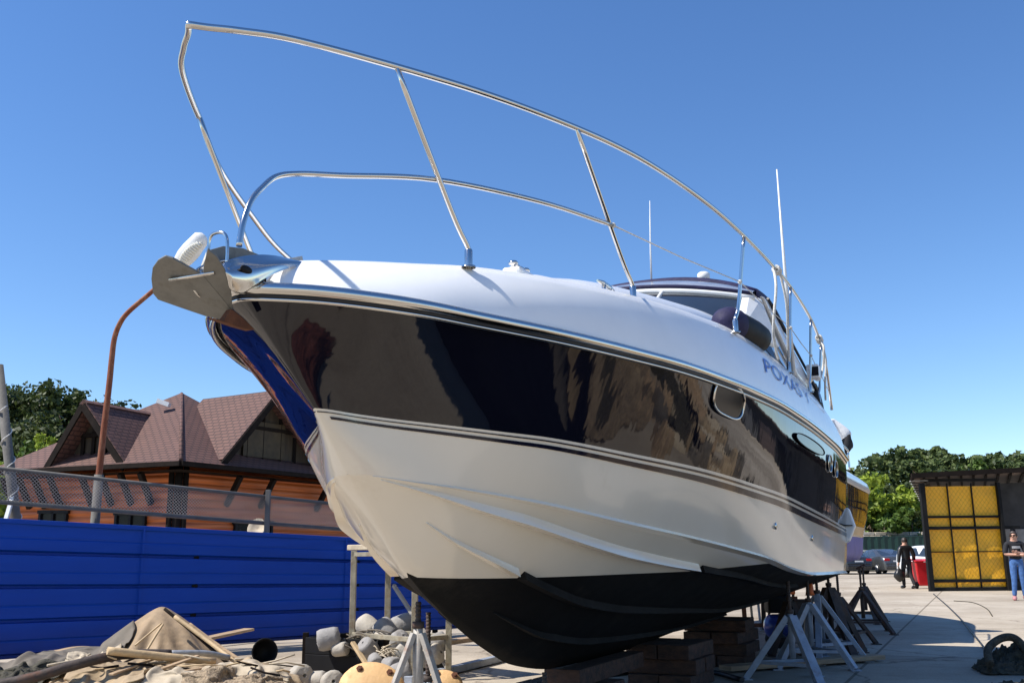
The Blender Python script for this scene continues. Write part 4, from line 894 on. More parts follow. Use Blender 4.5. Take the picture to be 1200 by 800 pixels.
for i, (px, py, Y, W, m, lab) in enumerate([(1022, 555, 78, 7.5, 'leaf_bright', 'bright green tree just right of the yacht\'s stern'), (1052, 556, 80, 8, 'leaf_bright', 'bright green tree beside the shed roof'), (1078, 566, 79, 6, 'leaf_bright', 'bright green tree half hidden behind the shed corner'), (1002, 562, 80, 7, 'leaf_bright', 'bright green tree behind the bending person'), (1040, 584, 76, 6.5, 'leaf_mid', 'lower mid green bush in front of the bright green trees'), (1070, 592, 75.5, 4.5, 'leaf_dark', 'dark green bush above the walking man')]):
    tree('broadleaf_tree', base(px, Y), tz(px, py, Y), W, 'bush', m, lab, 200+i, group=GB, n=5200, leaf=.42)
# left-hand wood
hill = MB(); rows = []
for j in range(8):
    yy = 50+j*9; rows.append([Vector((-62+i*5, yy, 6.5*min(1, j/3)*max(0, 1-i/9) if j else -.3)) for i in range(12)])
hill.grid(rows); hb = hill.build('wooded_slope', M['shedwall']); hb.data.materials.clear(); hb.data.materials.append(bpy.data.materials['dry_hillside']); tag(hb, kind='structure')
LG = 'dark trees on the slope left of the house'
for i, (px, py, Y, W, lab) in enumerate([(-12, 436, 62, 11, 'dark tree on the slope behind the leaning grey post'), (32, 446, 64, 11, 'dark tree on the slope between the grey post and the lamp pole'), (74, 452, 62, 10, 'dark tree on the slope left of the lamp pole, tallest by the gable'), (104, 468, 66, 8, 'dark tree on the slope directly behind the lamp pole'), (20, 478, 56, 10, 'lower dark tree on the slope above the bright shrubs'), (62, 482, 57, 9, 'lower dark tree on the slope just left of the dark gable'), (152, 476, 80, 7, 'small dark tree top between lamp pole and roof peak'), (263, 478, 80, 9, 'dark tree top in the notch between the two roofs'), (-40, 455, 60, 11, 'dark tree on the slope past the left edge')]):
    tree('oak_tree', base(px, Y), tz(px, py, Y), W, 'round', 'leaf_dark', lab, 300+i, group=LG, n=5200, leaf=.36)
for i, (px, py, Y, W, m, lab) in enumerate([(10, 520, 34, 4.5, 'leaf_bright', 'bright green shrub at the left edge behind the grey post'), (40, 500, 40, 4.5, 'leaf_mid', 'mid green tall shrub right of the grey post'), (76, 496, 42, 4.5, 'leaf_bright', 'bright green shrub beside the dark gable'), (-25, 545, 30, 4, 'leaf_bright', 'bright green shrub past the left edge')]):
    tree('shrub', base(px, Y), tz(px, py, Y), W, 'bush', m, lab, 400+i, cat='shrub', group='bright shrubs beside the house', n=3800, leaf=.2)
# ------------------------------------------------------------------ yellow shed on the right
sx0, sy = G(1092, 692.5).x, G(1092, 692.5).y
shed = thing('open_shed', (sx0+3, sy+3, 0), 'dark steel shed closed with a yellow tarpaulin panel behind the standing man', 'shed')
SHH = A(1081, 566, sy).z; SW = A(1182, 690, sy).x-sx0
def sp(x, y, z): return Vector((sx0+x, sy+y, z))
def Z(py, px=1130): return A(px, py, sy).z
# tarp with billows
rows = []
for j in range(40):
    z = .12+(SHH-.22)*j/39
    row = []
    for i in range(44):
        x = .1+(SW-.1)*i/43; b = .035*noise.noise(Vector((x*2.2, z*2.2, 3)))+.02*noise.noise(Vector((x*1.2+z*5, z*7, 9)))*max(0, 1-z/SHH*.7); row.append(sp(x, .12+b-.02*sin(pi*((x*1.0) % 1.0)), z))
    rows.append(row)
mb = MB(); mb.grid(rows); tp = mb.build('yellow_tarpaulin', 'yellow', shed)
mb = MB()
for x, w in ((0.0, .15), (SW+.02, .09)): mb = MB(); mb.box(sp(x, 0, SHH/2), (w, .16, SHH)); mb.build('corner_post', 'shedframe', shed)
for k, (py, w) in enumerate(((605, .08), (618, .11), (646, .035), (680, .11), (691.5, .10), (562, .10))):
    mb = MB(); e_ = (.6 if k in (1, 3) else 0); mb.box(sp(SW/2+e_/2, .03+.004*k, max(.06, Z(py, 1137))), (SW+e_, .07, w*.9)); mb.build('frame_bar', 'shedframe', shed)
for x in (.345*SW, .665*SW): mb = MB(); mb.box(sp(x, .06, SHH/2), (.038, .04, SHH)); mb.build('frame_upright', 'shedframe', shed)
# wire mesh in front of the tarp
mb = MB()
for k in range(-26, 48):
    for sg in (1, -1):
        x0 = k*.14; pts = []
        for t in (0, 1):
            z = .1+(SHH-.2)*t; x = x0+sg*(SHH-.2)*t*.75
            pts.append((x, z))
        (xa, za), (xb, zb) = pts
        # clip to the panel
        def cl(x, za, zb, xa, xb, lim): return za+(zb-za)*(lim-xa)/(xb-xa)
        if xa > xb: xa, za, xb, zb = xb, zb, xa, za
        if xb < .1 or xa > SW-.02: continue
        if xa < .1: za = cl(0, za, zb, xa, xb, .1); xa = .1
        if xb > SW-.02: zb = cl(0, za, zb, xa, xb, SW-.02); xb = SW-.02
        if abs(xb-xa) < .05: continue
        mb.bar(sp(xa, .045, za), sp(xb, .045, zb), .0032)
mb.build('wire_mesh', 'shedframe', shed)
# roof and dark interior
rd = Vector((.41, .91, 0)).normalized()
f0, f1 = sp(-.42, -.25, Z(559, 1075)), sp(9, -.25, Z(559, 1075)+.42)
bk = 7.5
mb = MB(); r0, r1 = f0+rd*bk-up*.35, f1+rd*bk-up*.35
mb.prism([f0, f1, r1, r0], up*.09); mb.build('roof', 'roofsheet', shed)
mb = MB()
for k in range(24):
    a = lerp(f0, f1, k/23)-up*.05; mb.bar(a, a+rd*bk-up*.35, .07, .09)
mb.build('rafter', 'darkwood', shed)
mb = MB(); mb.bar(f0+up*.03-Vector((0, .04, 0)), f1+up*.03-Vector((0, .04, 0)), .05, .16); mb.build('fascia', 'darkwood', shed)
for k in range(9): a = lerp(f0, r0, (k+.5)/9); mb = MB(); mb.box(a+Vector((.22, 0, -.09)), (.5, .30, .04)); mb.build('eave_slat', 'grey_board', shed)
mb = MB(); mb.prism([sp(SW+.1, .6, 0), sp(9, .6, 0), sp(9, .6, SHH+.3), sp(SW+.1, .6, SHH+.0)], (0, .05, 0)); mb.build('interior_shade', 'shedwall', shed)  # dark sheet stands in for the shade inside the open shed
mb = MB(); mb.prism([sp(.02, .1, 0), sp(.02, .1, SHH-.05)]+[sp(.02+rd.x*6, .1+rd.y*6, SHH-.4), sp(.02+rd.x*6, .1+rd.y*6, 0)], (.05, 0, 0)); mb.build('side_wall', 'shedwall', shed)
for x, zz, ww in ((SW+.35, 1.9, .3), (SW+.95, 1.85, .55)): mb = MB(); mb.box(sp(x, .50, zz/2+.3), (ww, .06, zz-.4)); mb.build('inner_board', 'grey_board', shed)
for x in (SW+2.2, 7.5): mb = MB(); mb.box(sp(x, .0, SHH/2), (.16, .16, SHH)); mb.build('corner_post', 'shedframe', shed)
# green fence and stone wall at the back of the yard
gf = thing('sheet_metal_fence', base(1040, 73), 'dark green sheet-metal fence behind the parked cars', 'fence')
mb = MB(); zt = tz(1040, 629, 73); rows = []
for i in range(120):
    x = 8+i*.25; o = .03*(1 if i % 2 else -1); rows.append([Vector((x, 73+o, 0)), Vector((x, 73+o, zt))])
mb.grid(rows, False); mb.build('sheet_panel', 'greenfence', gf)
mb = MB(); mb.box((23, 73.06, zt+.03), (30, .14, .08)); mb.build('top_rail', 'greenfence', gf)
sw = thing('stone_wall', base(1030, 74.6), 'pale stone wall topping the dark green fence', 'wall')
mb = MB()
for i in range(26):
    for j in range(3): mb.box((12+i*.85+(.4 if j % 2 else 0), 74.6+random.uniform(-.05, .05), zt-.25+j*.26), (.80, .5, .24))
mb.build('masonry', 'stone', sw, bevel=.04)
mb = MB(); mb.box((22.5, 74.7, (zt-.4)/2), (23, .5, zt-.4)); mb.build('footing', 'stone', sw)
# ------------------------------------------------------------------ cars
def car(loc, rz, paint, label, kind='sedan', group='cars parked at the back of the yard'):
    t = thing('parked_car', loc, label, 'car', group, rz)
    # stations: x (front +), z belt, z roof, half width
    if kind == 'sedan': S = [(-2.28, .62, .62, .72), (-2.22, .92, .92, .82), (-1.75, 1.02, 1.03, .87), (-1.55, 1.03, 1.08, .88), (-.75, 1.0, 1.42, .9), (-.1, .97, 1.46, .9), (.5, .95, 1.42, .9), (1.25, .95, 1.0, .89), (1.5, .93, .94, .88), (2.1, .82, .82, .84), (2.28, .6, .6, .74)]
    else: S = [(-2.1, .7, .7, .74), (-2.05, 1.0, 1.0, .84), (-1.95, 1.05, 1.15, .87), (-1.6, 1.05, 1.5, .88), (-.8, 1.02, 1.56, .9), (.2, 1.0, 1.55, .9), (.6, .98, 1.45, .9), (1.3, .96, 1.0, .88), (1.6, .93, .94, .87), (2.0, .85, .85, .84), (2.12, .6, .6, .74)]
    rows = []
    for x, zb, zr, w in S:
        k = 1 if zr-zb < .1 else .80
        row = [(x, -w*.92, .24), (x, -w, .42), (x, -w, zb*.8), (x, -w*.97, zb), (x, -w*.97*k, zr-.03 if zr-zb > .1 else zr), (x, -w*.6*k, zr+.015), (x, 0, zr+.03)]
        rows.append([Vector(p) for p in row]+[Vector((p[0], -p[1], p[2])) for p in row[-2::-1]])
    mb = MB(); mb.grid(rows, True); mb.add(rows[0], [tuple(range(13))]); mb.add(rows[-1], [tuple(range(13))]); mb.build('body', paint, t, local=True)
    def S_(x, f, up_):  # point on the glasshouse side
        for a, b in zip(S[:-1], S[1:]):
            if a[0] <= x <= b[0]: q = (x-a[0])/(b[0]-a[0]); zb, zr, w = [a[i]+(b[i]-a[i])*q for i in (1, 2, 3)]; break
        k = 1-.2*min(1, max(0, (zr-zb)/.4)); return Vector((x, f*(w*.97*(1+(k-1)*up_)+.006), zb+(zr-zb-.05)*up_+.01))
    for f in (1, -1):
        for xa, xb in ((-1.25, -.25), (-.15, .95)):
            mb = MB(); mb.prism([S_(xa-.1, f, .08), S_(xb+.12, f, .08), S_(xb-.25, f, .9), S_(xa+.18, f, .9)], (0, f*.004, 0)); mb.build('side_window', 'dglass', t, local=True)
    rx0, rx1 = (-1.62, -.86) if kind == 'sedan' else (-1.98, -1.63)
    a, b = S_(rx0, 1, 1), S_(rx1, 1, .95); mb = MB(); mb.prism([(rx0, -.66, a.z+.04), (rx0, .66, a.z+.04), (rx1, .60, b.z+.05), (rx1, -.60, b.z+.05)], (-.015, 0, .015)); mb.build('rear_window', 'dglass', t, local=True)
    a, b = S_(1.22, 1, 1), S_(.58, 1, .95); mb = MB(); mb.prism([(1.22, -.70, a.z+.05), (1.22, .70, a.z+.05), (.58, .62, b.z+.05), (.58, -.62, b.z+.05)], (.015, 0, .015)); mb.build('windscreen', 'dglass', t, local=True)
    for x in (-1.35, 1.40):
        for f in (1, -1):
            mb = MB(); mb.lathe([(.001, -.1), (.25, -.1), (.31, -.08), (.32, 0), (.31, .08), (.25, .1), (.001, .1)], (x, f*.80, .32), Matrix.Rotation(R(90), 3, 'X'), 20); wh = mb.build('wheel', 'rubber', t, local=True)
            mb = MB(); mb.lathe([(.001, -.01), (.20, -.01), (.21, .02), (.001, .03)], (x, f*.905, .32), Matrix.Rotation(R(-90*f), 3, 'X'), 16); mb.build('rim', 'galvbar', wh, local=True)
    for f in (1, -1):
        mb = MB(); mb.box((S[1][0]-.005, f*.62, .84), (.06, .34, .15)); mb.build('tail_light', 'taillight', t, local=True, bevel=.02)
        mb = MB(); mb.box((S[-2][0]+.05, f*.62, .68), (.1, .32, .13)); mb.build('headlight', 'lampglass', t, local=True, bevel=.02)
    mb = MB(); mb.box((S[1][0]-.035, 0, .74), (.02, .52, .12)); mb.build('number_plate', 'white_pl', t, local=True)
    mb = MB(); mb.box((S[0][0]-.01, 0, .46), (.12, 1.5, .18)); mb.build('bumper', paint, t, local=True, bevel=.04)
    return t
def gb(px, py): return G(px, py)
car(base(1031, 62), R(94), 'cargrey', 'dark grey saloon seen from behind, parked left of the walking man')
car(base(1005, 71), R(112), 'carsilver', 'silver car parked just left of the dark grey saloon')
car(base(987, 62), R(95), 'cardark', 'dark car with a red tail light half hidden behind the stern stands')
cw = base(1096, 50); car(cw, R(-75), 'carwhite', 'white car half hidden behind the shed corner, above the red bin', 'hatch')
# ------------------------------------------------------------------ red wheelie bin
wb = thing('wheelie_bin', base(1077, 35.2), 'red wheelie bin beside the shed corner', 'bin'); p = wb.location.copy()
mb = MB(); rows = []
for z, w, d in ((.10, .40, .44), (.5, .48, .52), (.86, .54, .60), (.90, .58, .64)):
    rows.append([p+Vector((sx*w/2*1.05, sy_*d/2, z)) for sx, sy_ in ((-1, -1), (1, -1), (1, 1), (-1, 1))])
mb.grid(rows, False, close=True); mb.add(rows[0], [(0, 1, 2, 3)]); mb.build('body', 'red', wb, bevel=.03)
mb = MB(); mb.prism([p+Vector((-.31, -.34, .91)), p+Vector((.31, -.34, .91)), p+Vector((.31, .34, .97)), p+Vector((-.31, .34, .97))], (0, 0, .04)); mb.build('lid', 'red', wb, bevel=.02)
for f in (-1, 1): mb = MB(); mb.lathe([(.001, -.04), (.11, -.04), (.12, 0), (.11, .04), (.001, .04)], p+Vector((f*.27, -.14, .12)), Matrix.Rotation(R(90), 3, 'Y'), 16); mb.build('wheel', 'rubber', wb)
mb = MB(); mb.tube([p+Vector((-.25, .36, .9)), p+Vector((.25, .36, .9))], .02, 8); mb.build('handle', 'red', wb)
# ------------------------------------------------------------------ people
def skin_obj(name, V_, E_, rad, mat, parent, root=0, sub=2):
    me = bpy.data.meshes.new(name); inv = MATS[parent.name].inverted(); me.from_pydata([tuple(v) for v in V_], E_, [])
    o = bpy.data.objects.new('tmp_skin', me); COL.objects.link(o)
    o.modifiers.new('s', 'SKIN'); m2 = o.modifiers.new('d', 'SUBSURF'); m2.levels = sub
    sv = me.skin_vertices[0].data
    for i, r_ in enumerate(rad): sv[i].radius = r_ if isinstance(r_, tuple) else (r_, r_)
    for i in range(len(V_)): sv[i].use_root = (i == root)
    bpy.context.view_layer.update()
    m = bpy.data.meshes.new_from_object(o.evaluated_get(bpy.context.evaluated_depsgraph_get())); bpy.data.objects.remove(o); bpy.data.meshes.remove(me)
    m.name = name; m.polygons.foreach_set('use_smooth', [True]*len(m.polygons)); m.materials.clear(); m.materials.append(M[mat])
    ob = bpy.data.objects.new(name, m); COL.objects.link(ob); ob.parent = parent; MATS[ob.name] = MATS[parent.name]; return ob
BASEJ = dict(pelvis=(0, 0, .96), waist=(0, 0, 1.10), chest=(0, .01, 1.32), collar=(0, 0, 1.425), neck=(0, 0, 1.48), head=(0, .02, 1.60), crown=(0, .01, 1.70),
    shl=(-.19, 0, 1.42), ell=(-.24, -.02, 1.14), wrl=(-.24, .06, .90), shr=(.19, 0, 1.42), elr=(.24, -.02, 1.14), wrr=(.24, .06, .90),
    hil=(-.09, 0, .92), knl=(-.10, .02, .50), anl=(-.10, -.02, .09), tol=(-.11, .17, .04), hir=(.09, 0, .92), knr=(.10, .02, .50), anr=(.10, -.02, .09), tor=(.11, .17, .04))
RADJ = dict(pelvis=(.15, .11), waist=(.135, .10), chest=(.155, .115), collar=(.09, .08), neck=.054, head=(.082, .098), crown=(.07, .082), shl=.062, ell=.044, wrl=.030, shr=.062, elr=.044, wrr=.030,
    hil=.085, knl=.058, anl=.042, tol=.036, hir=.085, knr=.058, anr=.042, tor=.036)
EDG = [('pelvis', 'waist'), ('waist', 'chest'), ('chest', 'collar'), ('collar', 'neck'), ('neck', 'head'), ('head', 'crown'), ('collar', 'shl'), ('shl', 'ell'), ('ell', 'wrl'), ('collar', 'shr'), ('shr', 'elr'), ('elr', 'wrr'), ('pelvis', 'hil'), ('hil', 'knl'), ('knl', 'anl'), ('anl', 'tol'), ('pelvis', 'hir'), ('hir', 'knr'), ('knr', 'anr'), ('anr', 'tor')]
def person(loc, rz, label, joints, garments, hair='hairdark', shades=False, face=(0, 1, 0)):
    t = thing('person', loc, label, 'person', rz=rz); J = dict(BASEJ); J.update(joints); K = list(J); idx = {k: i for i, k in enumerate(K)}
    body = skin_obj('body', [J[k] for k in K], [(idx[a], idx[b]) for a, b in EDG], [tuple(x*.78 for x in RADJ[k]) if k in ('pelvis', 'waist', 'chest', 'collar') else RADJ[k] for k in K], 'skin', t)
    # hands and face grown into the body mesh
    mb = MB(); me = body.data; bm = bmesh.new(); bm.from_mesh(me)
    for e, w in (('ell', 'wrl'), ('elr', 'wrr')):
        a, b = Vector(J[e]), Vector(J[w]); d = (b-a).normalized(); s_ = d.orthogonal().normalized(); n_ = d.cross(s_)
        mb.tube([b-d*.02, b+d*.03, b+d*.085], [.028, .038, .034], 8)
        for k in range(4):
            o = s_*(.027-.018*k); L_ = (.062, .072, .068, .052)[k]; mb.tube([b+d*.075+o, b+d*(.08+L_*.5)+o*1.1+n_*.006, b+d*(.075+L_)+o*1.1+n_*.028], [.0095, .009, .007], 6)
        mb.tube([b+d*.02+s_*.032, b+d*.055+s_*.058, b+d*.085+s_*.060], [.012, .011, .008], 6)
    hd = Vector(J['head']); f_ = Vector(face).normalized(); sd_ = f_.cross(Vector(J['crown'])-hd).normalized(); u_ = sd_.cross(f_)
    mb.tube([hd+f_*.085+u_*.035, hd+f_*.118-u_*.005, hd+f_*.09-u_*.012], [.010, .016, .012], 8)
    for s in (1, -1): mb.ball(hd+sd_*s*.082, .028, 8, 6, (.5, .9, 1.2))
    mb.tube([hd+f_*.092-u_*.045-sd_*.02, hd+f_*.098-u_*.045, hd+f_*.092-u_*.045+sd_*.02], .008, 6)
    me2 = bpy.data.meshes.new('x'); me2.from_pydata([tuple(v) for v in mb.v], [], mb.f); me2.polygons.foreach_set('use_smooth', [True]*len(me2.polygons)); bm.from_mesh(me2); bm.to_mesh(me); bm.free(); bpy.data.meshes.remove(me2)
    for gname, mat, keys, grow in garments:
        sub = [k for k in K if k in keys]; ii = {k: i for i, k in enumerate(sub)}; ed = [(ii[a], ii[b]) for a, b in EDG if a in ii and b in ii]
        rr = [tuple(x+grow for x in (RADJ[k] if isinstance(RADJ[k], tuple) else (RADJ[k],)*2)) for k in sub]
        root = ii.get('pelvis', ii.get('chest', 0)); skin_obj(gname, [J[k] for k in sub], ed, rr, mat, t, root)
    mb = MB(); rows = []
    for i in range(8):
        th_ = pi*.62*i/7; rows.append([hd+u_*.03+(u_*cos(th_)*1.12+(sd_*cos(a)*.93+f_*sin(a)*(1.02 if sin(a) < 0 else max(.3, 1-.75*sin(a)*(th_/1.9))))*sin(th_))*.108 for a in [2*pi*k/16 for k in range(16)]])
    mb.grid(rows, True, close=True); mb.build('hair', hair, t, local=True)
    if shades:
        mb = MB()
        for s in (1, -1): mb.ball(hd+f_*.10+u_*.025+sd_*.035*s, .028, 10, 6, (1.1, .5, .8))
        mb.tube([hd+f_*.11+u_*.03-sd_*.06, hd+f_*.115+u_*.03, hd+f_*.11+u_*.03+sd_*.06], .006, 6)
        for s in (1, -1): mb.tube([hd+f_*.10+u_*.03+sd_*.06*s, hd+u_*.03+sd_*.09*s], .005, 6)
        mb.build('sunglasses', 'black', t, local=True)
    else:
        for s in (1, -1): mb = MB(); mb.ball(hd+f_*.085+u_*.02+sd_*.033*s, .013, 8, 6); mb.build('eye', 'black', t, local=True)
    return t
LEGS = ('waist', 'pelvis', 'hil', 'hir', 'knl', 'knr', 'anl', 'anr')
TOP = ('pelvis', 'waist', 'chest', 'collar', 'shl', 'shr', 'ell', 'elr')
SHOE = ('anl', 'tol', 'anr', 'tor')
p = G(1196, 703); p.z = 0
# local +y is where the figure looks; rz 180 faces the camera
m1 = person(p, R(170), 'man in sunglasses, black T-shirt and blue jeans standing with crossed arms', dict(ell=(-.27, .05, 1.14), wrl=(.02, .22, 1.20), elr=(.27, .05, 1.15), wrr=(-.06, .20, 1.14), hil=(-.09, 0, .92), anl=(-.13, -.02, .09), tol=(-.17, .16, .04), anr=(.13, .0, .09), tor=(.18, .17, .04)),
    [('jeans', 'jeans', LEGS, .014), ('t_shirt', 'tee', TOP, .016)], shades=True, face=(.45, .9, 0))
for s, a, b in (('l', 'anl', 'tol'), ('r', 'anr', 'tor')):
    J = dict(anl=(-.13, -.02, .07), tol=(-.17, .16, .04), anr=(.13, .0, .07), tor=(.18, .17, .04)); mb = MB(); q0, q1 = Vector(J[a]), Vector(J[b]); d = q1-q0; mb.tube([q0-d*.35, q0, lerp(q0, q1, .5), q1, q1+d*.18], [.03, .055, .055, .048, .02], 10); mb.build('shoe', 'pinkshoe', m1, local=True)
mb = MB(); mb.grid([[Vector((-.10+.04*i, .146-.008*abs(i-2.5), 1.30+.03*j)) for i in range(6)] for j in range(3)]); mb.build('shirt_print', 'greyink', m1, local=True)
p = G(1065, 689.5); p.z = 0
m2 = person(p, R(8), 'man in black leather jacket walking away carrying a bag', dict(hil=(-.09, 0, .92), knl=(-.10, .12, .50), anl=(-.10, .10, .10), tol=(-.10, .28, .06), knr=(.10, -.02, .50), anr=(.10, -.24, .12), tor=(.10, -.08, .04), ell=(-.28, -.06, 1.14), wrl=(-.30, -.02, .88), elr=(.29, -.02, 1.14), wrr=(.33, .10, .92)),
    [('trousers', 'tee', LEGS, .016), ('leather_jacket', 'leather', TOP+('wrl', 'wrr'), .028)])
for a, b in (((-.10, .10, .08), (-.10, .28, .05)), ((.10, -.24, .10), (.10, -.08, .04))):
    mb = MB(); q0, q1 = Vector(a), Vector(b); d = q1-q0; mb.tube([q0-d*.35, q0, lerp(q0, q1, .5), q1, q1+d*.18], [.03, .055, .055, .048, .02], 10); mb.build('shoe', 'leather', m2, local=True)
hp = MATS[m2.name] @ Vector((-.31, -.01, .80)); bg_ = thing('rubbish_bag', hp-up*.62, 'black bag hanging from the walking man\'s left hand', 'bag')
mb = MB(); rows = []
for i in range(12):
    th_ = i/11; r_ = .02+.17*sin(pi*min(1, th_*1.08))**.8*(.75+.35*(1-th_)); row = []
    for k in range(18):
        a = 2*pi*k/18; rr = r_*(1+.16*noise.noise(Vector((cos(a)*2, sin(a)*2, th_*4)))); row.append(hp+Vector((rr*cos(a), rr*sin(a)*.75, -.05-.52*(1-th_))))
    rows.append(row)
mb.grid(rows, close=True); mb.add(rows[0], [tuple(range(18))]); mb.build('sack', 'leather', bg_)
mb = MB(); mb.tube([hp+Vector((-.03, 0, -.06)), hp+Vector((-.01, .02, .02)), hp+Vector((.03, 0, -.06))], .012, 6); mb.build('handle', 'leather', bg_)
p = bw(1.24, 13.1, 2.20)
m3 = person(p, R(80), 'person in white top and dark trousers stooping with bent knees on the second boat', dict(pelvis=(0, -.10, .74), waist=(0, -.02, .86), chest=(0, .15, .97), collar=(0, .23, 1.0), neck=(0, .30, .99), head=(0, .40, .92), crown=(0, .47, .85), shl=(-.18, .22, .97), ell=(-.22, .36, .75), wrl=(-.14, .50, .60), shr=(.18, .22, .97), elr=(.22, .36, .75), wrr=(.12, .52, .60), hil=(-.09, -.09, .69), hir=(.09, -.09, .69), knl=(-.12, .12, .40), knr=(.12, .14, .40), anl=(-.11, -.08, .09), anr=(.11, -.06, .09), tol=(-.12, .10, .04), tor=(.12, .12, .04)),
    [('dark_trousers', 'tee', LEGS, .012), ('white_top', 'whitecloth', TOP, .03)], face=(0, .55, -.8))
for s in (-1, 1): mb = MB(); q0, q1 = Vector((s*.13, -.07, .07)), Vector((s*.14, .11, .04)); d = q1-q0; mb.tube([q0-d*.35, q0, lerp(q0, q1, .5), q1, q1+d*.18], [.03, .055, .055, .048, .02], 10); mb.build('shoe', 'leather', m3, local=True)
# ------------------------------------------------------------------ heap of tarpaulins, poles and nets
def ridged(q, o=3):
    s_, a, f = 0, 1, 1
    for k in range(o): s_ += a*(1-abs(noise.noise(q*f+Vector((k*7.3, k*3.1, k*5.7))))*2.4); a *= .5; f *= 2.05
    return s_
def cloth(name, mat, label, c, rx, ry, h, rot, seed, folds=.09, ff=3.0, peak=2.0, n=84, cat='tarpaulin', aniso=(1, 1), group=None, lift=.0, edge=.10):
    """a thrown-down sheet: an uneven heap broken by warped sharp folds and a ragged hem"""
    c = Vector(c); rz = Matrix.Rotation(rot, 3, 'Z'); rows = []
    for j in range(n):
        row = []
        for i in range(n):
            u, v = -1+2*i/(n-1), -1+2*j/(n-1)
            uu, vv = u*sqrt(1-v*v/2), v*sqrt(1-u*u/2); ang = math.atan2(vv, uu); r_ = min(1, sqrt(uu*uu+vv*vv))
            hem = 1+.30*noise.noise(Vector((cos(ang)*1.6, sin(ang)*1.6, seed)))+.12*noise.noise(Vector((cos(ang)*5, sin(ang)*5, seed+4)))
            uu *= 1+(hem-1)*r_; vv *= 1+(hem-1)*r_
            lump = .55+.75*noise.noise(Vector((uu*1.7*aniso[0]+seed*2.3, vv*1.7*aniso[1], seed*1.9)))+.45
            q = Vector((uu*ff*aniso[0]+seed, vv*ff*aniso[1]-seed, seed*.7))*.62
            w_ = Vector((noise.noise(q*.8), noise.noise(q*.8+Vector((5, 1, 2))), noise.noise(q*.8+Vector((1, 8, 3)))))
            z = h*max(0, (1-r_**peak))*lump+folds*(ridged(q+w_*1.1)-.55)*(.3+.9*(1-r_**3))+lift
            sh = w_*.10*(1-r_*.5)
            row.append(c+rz @ Vector(((uu+sh.x)*rx, (vv+sh.y)*ry, max(.008+.02*abs(w_.z), z))))
        rows.append(row)
    mb = MB(); mb.grid(rows); o = mb.build(name, mat); md = o.modifiers.new('thick', 'SOLIDIFY'); md.thickness = .006; md.offset = 1
    return tag(o, label, cat, group)
# a small cloth solver: sheets fall on the heap built so far, so every layer lies on the one below it
HM0, HMS, HMN = (-6.6, 7.2), .03, 190
HM = np.zeros((HMN, HMN))
def hm_get(x, y):
    fx = np.clip((x-HM0[0])/HMS, 0, HMN-1.01); fy = np.clip((y-HM0[1])/HMS, 0, HMN-1.01); i = fx.astype(int); j = fy.astype(int); u = fx-i; v = fy-j
    return HM[i, j]*(1-u)*(1-v)+HM[i+1, j]*u*(1-v)+HM[i, j+1]*(1-u)*v+HM[i+1, j+1]*u*v
XS, YS = np.meshgrid(HM0[0]+np.arange(HMN)*HMS, HM0[1]+np.arange(HMN)*HMS, indexing='ij')
def mound(x, y, rx, ry, h, p=2.0, rot=0.0):
    dx, dy = XS-x, YS-y; a = (dx*cos(rot)+dy*sin(rot))/rx; b = (-dx*sin(rot)+dy*cos(rot))/ry; d = np.sqrt(a*a+b*b)
    np.maximum(HM, h*np.clip(1-d**p, 0, 1), out=HM)
